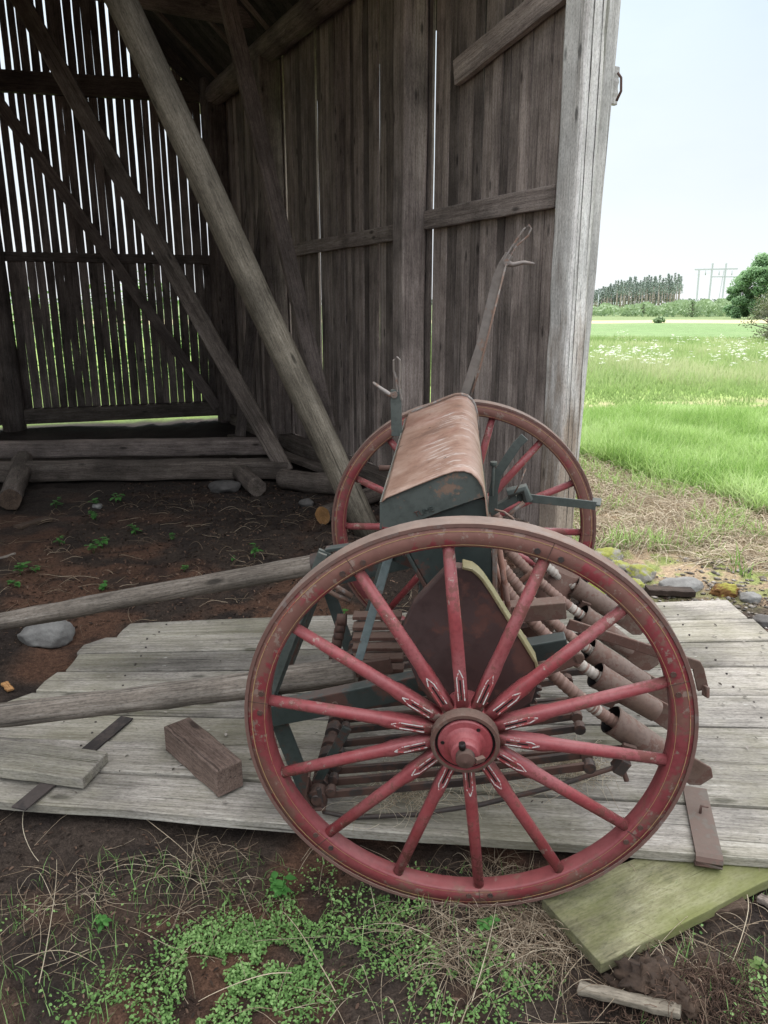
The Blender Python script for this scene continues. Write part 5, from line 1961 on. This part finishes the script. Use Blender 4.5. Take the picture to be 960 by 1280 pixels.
# straw caught under the coulters
bx, by, bz = [], [], []
for (px, py, cnt, s_) in ((715, 965, 260, .055), (500, 1000, 200, .06), (610, 985, 90, .09), (560, 965, 80, .10)):
    ctr = zplat(px, py)
    bx.append(ctr.x + rng.normal(0, s_, cnt)); by.append(ctr.y + rng.normal(0, s_ * .8, cnt)); bz.append(float(ctr.z) + .004 + .05 * rng.uniform(0, 1, cnt) ** 1.5)
bx, by, bz = map(np.concatenate, (bx, by, bz))
straws('straw_wisps', np.stack([bx, by, bz], 1), rng.uniform(.05, .16, len(bx)), .0010, M['straw'], 1.2, .05, 6, None, 'wisps of straw caught on the boards under the drill', 'straw')
# dropping-like specks and chips on the boards
x_ = rng.uniform(-2.2, 1.9, 420); y_ = rng.uniform(1.95, 3.85, 420)
k = (y_ > plat_near(x_) + .03) & (y_ < plat_far(x_) - .03) & (x_ > -1.36 - .16 * (3.8 - y_))
x_, y_ = x_[k], y_[k]
leaves('board_specks', np.stack([x_, y_, plat_z(x_, y_) + .005], 1), rng.uniform(.006, .022, len(x_)), M['pebble'], 'pale and dark specks scattered over the door boards', 'litter', .25, np.where(rng.uniform(0, 1, len(x_)) < .5, 0, rng.uniform(.6, 1, len(x_))), .6)
# gravel by the right side of the door
x_ = rng.uniform(1.9, 3.0, 1100); y_ = rng.uniform(3.0, 4.9, 1100)
x2 = rng.uniform(1.2, 2.2, 160); y2 = rng.uniform(3.95, 4.6, 160)
x_ = np.concatenate([x_, x2]); y_ = np.concatenate([y_, y2])
k = free_of_door(x_, y_, .02)
x_, y_ = x_[k], y_[k]
PB = MB()
pv = []; pf = []; pr = []
oct_v = np.array([(1, 0, 0), (.6, .7, .1), (0, 1, 0), (-.7, .6, .1), (-1, 0, 0), (-.6, -.7, .1), (0, -1, 0), (.7, -.6, 0), (.1, .1, .75), (0, 0, -.6)])
fl = []
for j in range(8):
    fl += [j, (j + 1) % 8, 8]; fl += [(j + 1) % 8, j, 9]
n = len(x_)
S = rng.uniform(.006, .028, n) * (.6 + .8 * rng.uniform(0, 1, n) ** 3)
rot = rng.uniform(0, 6.28, n)
cr_, sr_ = np.cos(rot), np.sin(rot)
ox = oct_v[None, :, 0] * S[:, None]; oy = oct_v[None, :, 1] * S[:, None] * rng.uniform(.5, .9, n)[:, None]; oz = oct_v[None, :, 2] * S[:, None] * rng.uniform(.4, .8, n)[:, None]
vs = np.stack([x_[:, None] + ox * cr_[:, None] - oy * sr_[:, None], y_[:, None] + ox * sr_[:, None] + oy * cr_[:, None], ground_z(x_, y_)[:, None] + .004 + oz], -1)
loops = ((np.arange(n) * 10)[:, None] + np.array(fl)[None, :]).ravel()
gv = np_mesh('gravel', vs.reshape(-1, 3), np.full(n * 16, 3), loops, M['pebble'], np.repeat(rng.uniform(0, 1, n), 16))
tag(gv, 'loose gravel and pebbles beside the far corner of the door', 'gravel', None, 'stuff')


# leafy weeds
def weed_mb(seed, sz):
    r_ = random.Random(seed); b = MB(); lf = MB()
    nst = r_.randint(3, 5)
    for s_ in range(nst):
        a_ = r_.uniform(0, 6.28); h_ = sz * r_.uniform(.5, 1.0); dx, dy = math.cos(a_) * sz * .35, math.sin(a_) * sz * .35
        top_ = Vector((dx, dy, h_))
        b.tube([(0, 0, -.01), (dx * .4, dy * .4, h_ * .6), top_], [.0022, .0018, .0012], 5)
        for q in range(r_.randint(4, 6)):
            aa = r_.uniform(0, 6.28); t = r_.uniform(.5, 1.0)
            bp_ = Vector((dx * t, dy * t, h_ * t))
            L_ = sz * r_.uniform(.35, .6); wd = L_ * .34
            d_ = Vector((math.cos(aa), math.sin(aa), r_.uniform(-.15, .45))).normalized()
            sd = d_.cross(Vector((0, 0, 1))).normalized(); up_ = sd.cross(d_)
            ring = [(0, 0), (.25, .8), (.5, 1.0), (.78, .6), (1.0, 0)]
            vs = []
            for (u_, w_) in ring:
                droop = -.25 * u_ * u_ * L_
                c_ = bp_ + d_ * (u_ * L_) + Vector((0, 0, droop))
                vs += [c_ - sd * w_ * wd + up_ * .12 * w_ * wd, c_, c_ + sd * w_ * wd + up_ * .12 * w_ * wd]
            fs = []
            for i in range(4):
                for j in (0, 1):
                    fs.append((i * 3 + j, i * 3 + j + 1, i * 3 + 4 + j, i * 3 + 3 + j))
            lf.add(vs, fs, 0, r_.random(), True)
    return b, lf


weed_px = [(70, 636, .16), (120, 634, .13), (120, 650, .16), (145, 628, .17), (75, 682, .12), (117, 692, .14), (128, 686, .15), (170, 668, .17), (218, 675, .10), (25, 720, .17), (45, 716, .09), (130, 738, .12), (318, 697, .15), (230, 715, .08), (20, 735, .12), (428, 775, .13), (290, 703, .07), (345, 1215, .0)]
wproto = []
for k, (px, py, sz) in enumerate(weed_px):
    if sz <= 0:
        continue
    p = on_ground(px, py)
    m4 = Matrix.Translation(p) @ Matrix.Rotation(random.uniform(0, 6.28), 4, 'Z') @ Matrix.Scale(sz / .15 * .62, 4)
    if k < 4:
        st, lf = weed_mb(200 + k, .15)
        root = empty('leafy_weed', m4)
        tag(root, 'small leafy green weed sprouting from the dark barn floor', 'weed', 'leafy weeds on the barn floor')
        s1 = st.build('stem', M['weed'], root, None, 0, local=True, fix=False); l1_ = lf.build('leaf', M['weed'], root, None, 0, local=True, fix=False)
        l1_['kind'] = 'stuff'
        for o in (s1, l1_):
            o.matrix_parent_inverse = Matrix.Identity(4); o.matrix_basis = Matrix.Identity(4)
        wproto.append(root)
    else:
        o = copy_tree(wproto[k % 4], m4)
fg = [((350, 1125, .085), 'spiky leafed green weed in the chickweed left of the near wheel'), ((700, 1130, .085), 'broad leafed weed growing at the left end of the mossy board'), ((610, 1165, .06), 'small round leafed weed under the rim of the near wheel'), ((125, 1165, .06), 'small weed with pointed leaves at the lower left'), ((945, 1222, .07), 'bright yellow-green leafed weed at the lower right corner'), ((945, 640, .0), '')]
for k, ((px, py, sz), lab) in enumerate(fg):
    if sz <= 0:
        continue
    p = on_ground(px, py)
    st, lf = weed_mb(300 + k, sz * .8)
    root = empty('leafy_weed', Matrix.Translation(p))
    tag(root, lab, 'weed')
    s1 = st.build('stem', M['weed'], root, None, 0, local=True, fix=False); l1_ = lf.build('leaf', M['weed'] if k != 4 else M['grass'], root, None, 0, local=True, fix=False)
    l1_['kind'] = 'stuff'
    for o in (s1, l1_):
        o.matrix_parent_inverse = Matrix.Identity(4); o.matrix_basis = Matrix.Identity(4)

# ------------------------------------------------------------------ light
SUN_EL, SUN_AZ = R(50), R(-8)      # azimuth clockwise from +Y: beyond the barn, so the barn shades its own front
sdir = Vector((math.sin(SUN_AZ) * math.cos(SUN_EL), math.cos(SUN_AZ) * math.cos(SUN_EL), math.sin(SUN_EL)))
sl = bpy.data.lights.new('sun', 'SUN'); sl.energy = 3.2; sl.angle = R(12); sl.color = (1, .965, .91)
so_ = bpy.data.objects.new('sun', sl)
so_.rotation_euler = (-sdir).to_track_quat('-Z', 'Y').to_euler()
so_.location = (4, -6, 12)
COL.objects.link(so_)
wd = bpy.data.worlds.new('World'); SC.world = wd; wd.use_nodes = True
nt = wd.node_tree; nt.nodes.clear()
wo = nt.nodes.new('ShaderNodeOutputWorld'); bg = nt.nodes.new('ShaderNodeBackground')
sky = nt.nodes.new('ShaderNodeTexSky'); sky.sky_type = 'NISHITA'; sky.sun_disc = False
sky.sun_elevation = SUN_EL; sky.sun_rotation = SUN_AZ
tc = nt.nodes.new('ShaderNodeTexCoord')
sp = nt.nodes.new('ShaderNodeSeparateXYZ'); nt.links.new(tc.outputs['Generated'], sp.inputs[0])
mp = nt.nodes.new('ShaderNodeMapping'); mp.inputs['Scale'].default_value = (1, 1, 2.6)
nt.links.new(tc.outputs['Generated'], mp.inputs[0])
cn = noise_n(nt, mp.outputs[0], 1.6, 6, .55)
cov = ramp(nt, cn, [(.30, .72), (.62, 1.0)])
hz_ = ramp(nt, sp.outputs[2], [(.10, 1.0), (.36, .0)])
cov = math_(nt, 'MAXIMUM', cov, hz_)
# cloud layer gets brighter towards the veiled sun
vd = nt.nodes.new('ShaderNodeVectorMath'); vd.operation = 'DOT_PRODUCT'
nt.links.new(tc.outputs['Generated'], vd.inputs[0]); vd.inputs[1].default_value = sdir
gl = math_(nt, 'MULTIPLY', math_(nt, 'POWER', math_(nt, 'MAXIMUM', vd.outputs['Value'], 0.0), 6.0), 12.0)
band = ramp(nt, sp.outputs[2], [(.0, (.345, .353, .357)), (.12, (.285, .31, .327)), (.33, (.185, .231, .264)), (.62, (1.05, 1.08, 1.11)), (1.0, (1, 1, 1))])
band = mixc(nt, 1.0, band, (29.5, 29.5, 29.5), 'MULTIPLY')
cc_ = mixc(nt, 1.0, band, gl, 'ADD')
fin = mixc(nt, cov, sky.outputs[0], cc_)
nt.links.new(fin, bg.inputs[0]); bg.inputs[1].default_value = .10
nt.links.new(bg.outputs[0], wo.inputs[0])

SC.view_settings.view_transform = 'Standard'
SC.view_settings.look = 'None'
SC.view_settings.exposure = 0
SC.view_settings.gamma = 1
SC.cycles.max_bounces = 8
SC.cycles.use_denoising = True
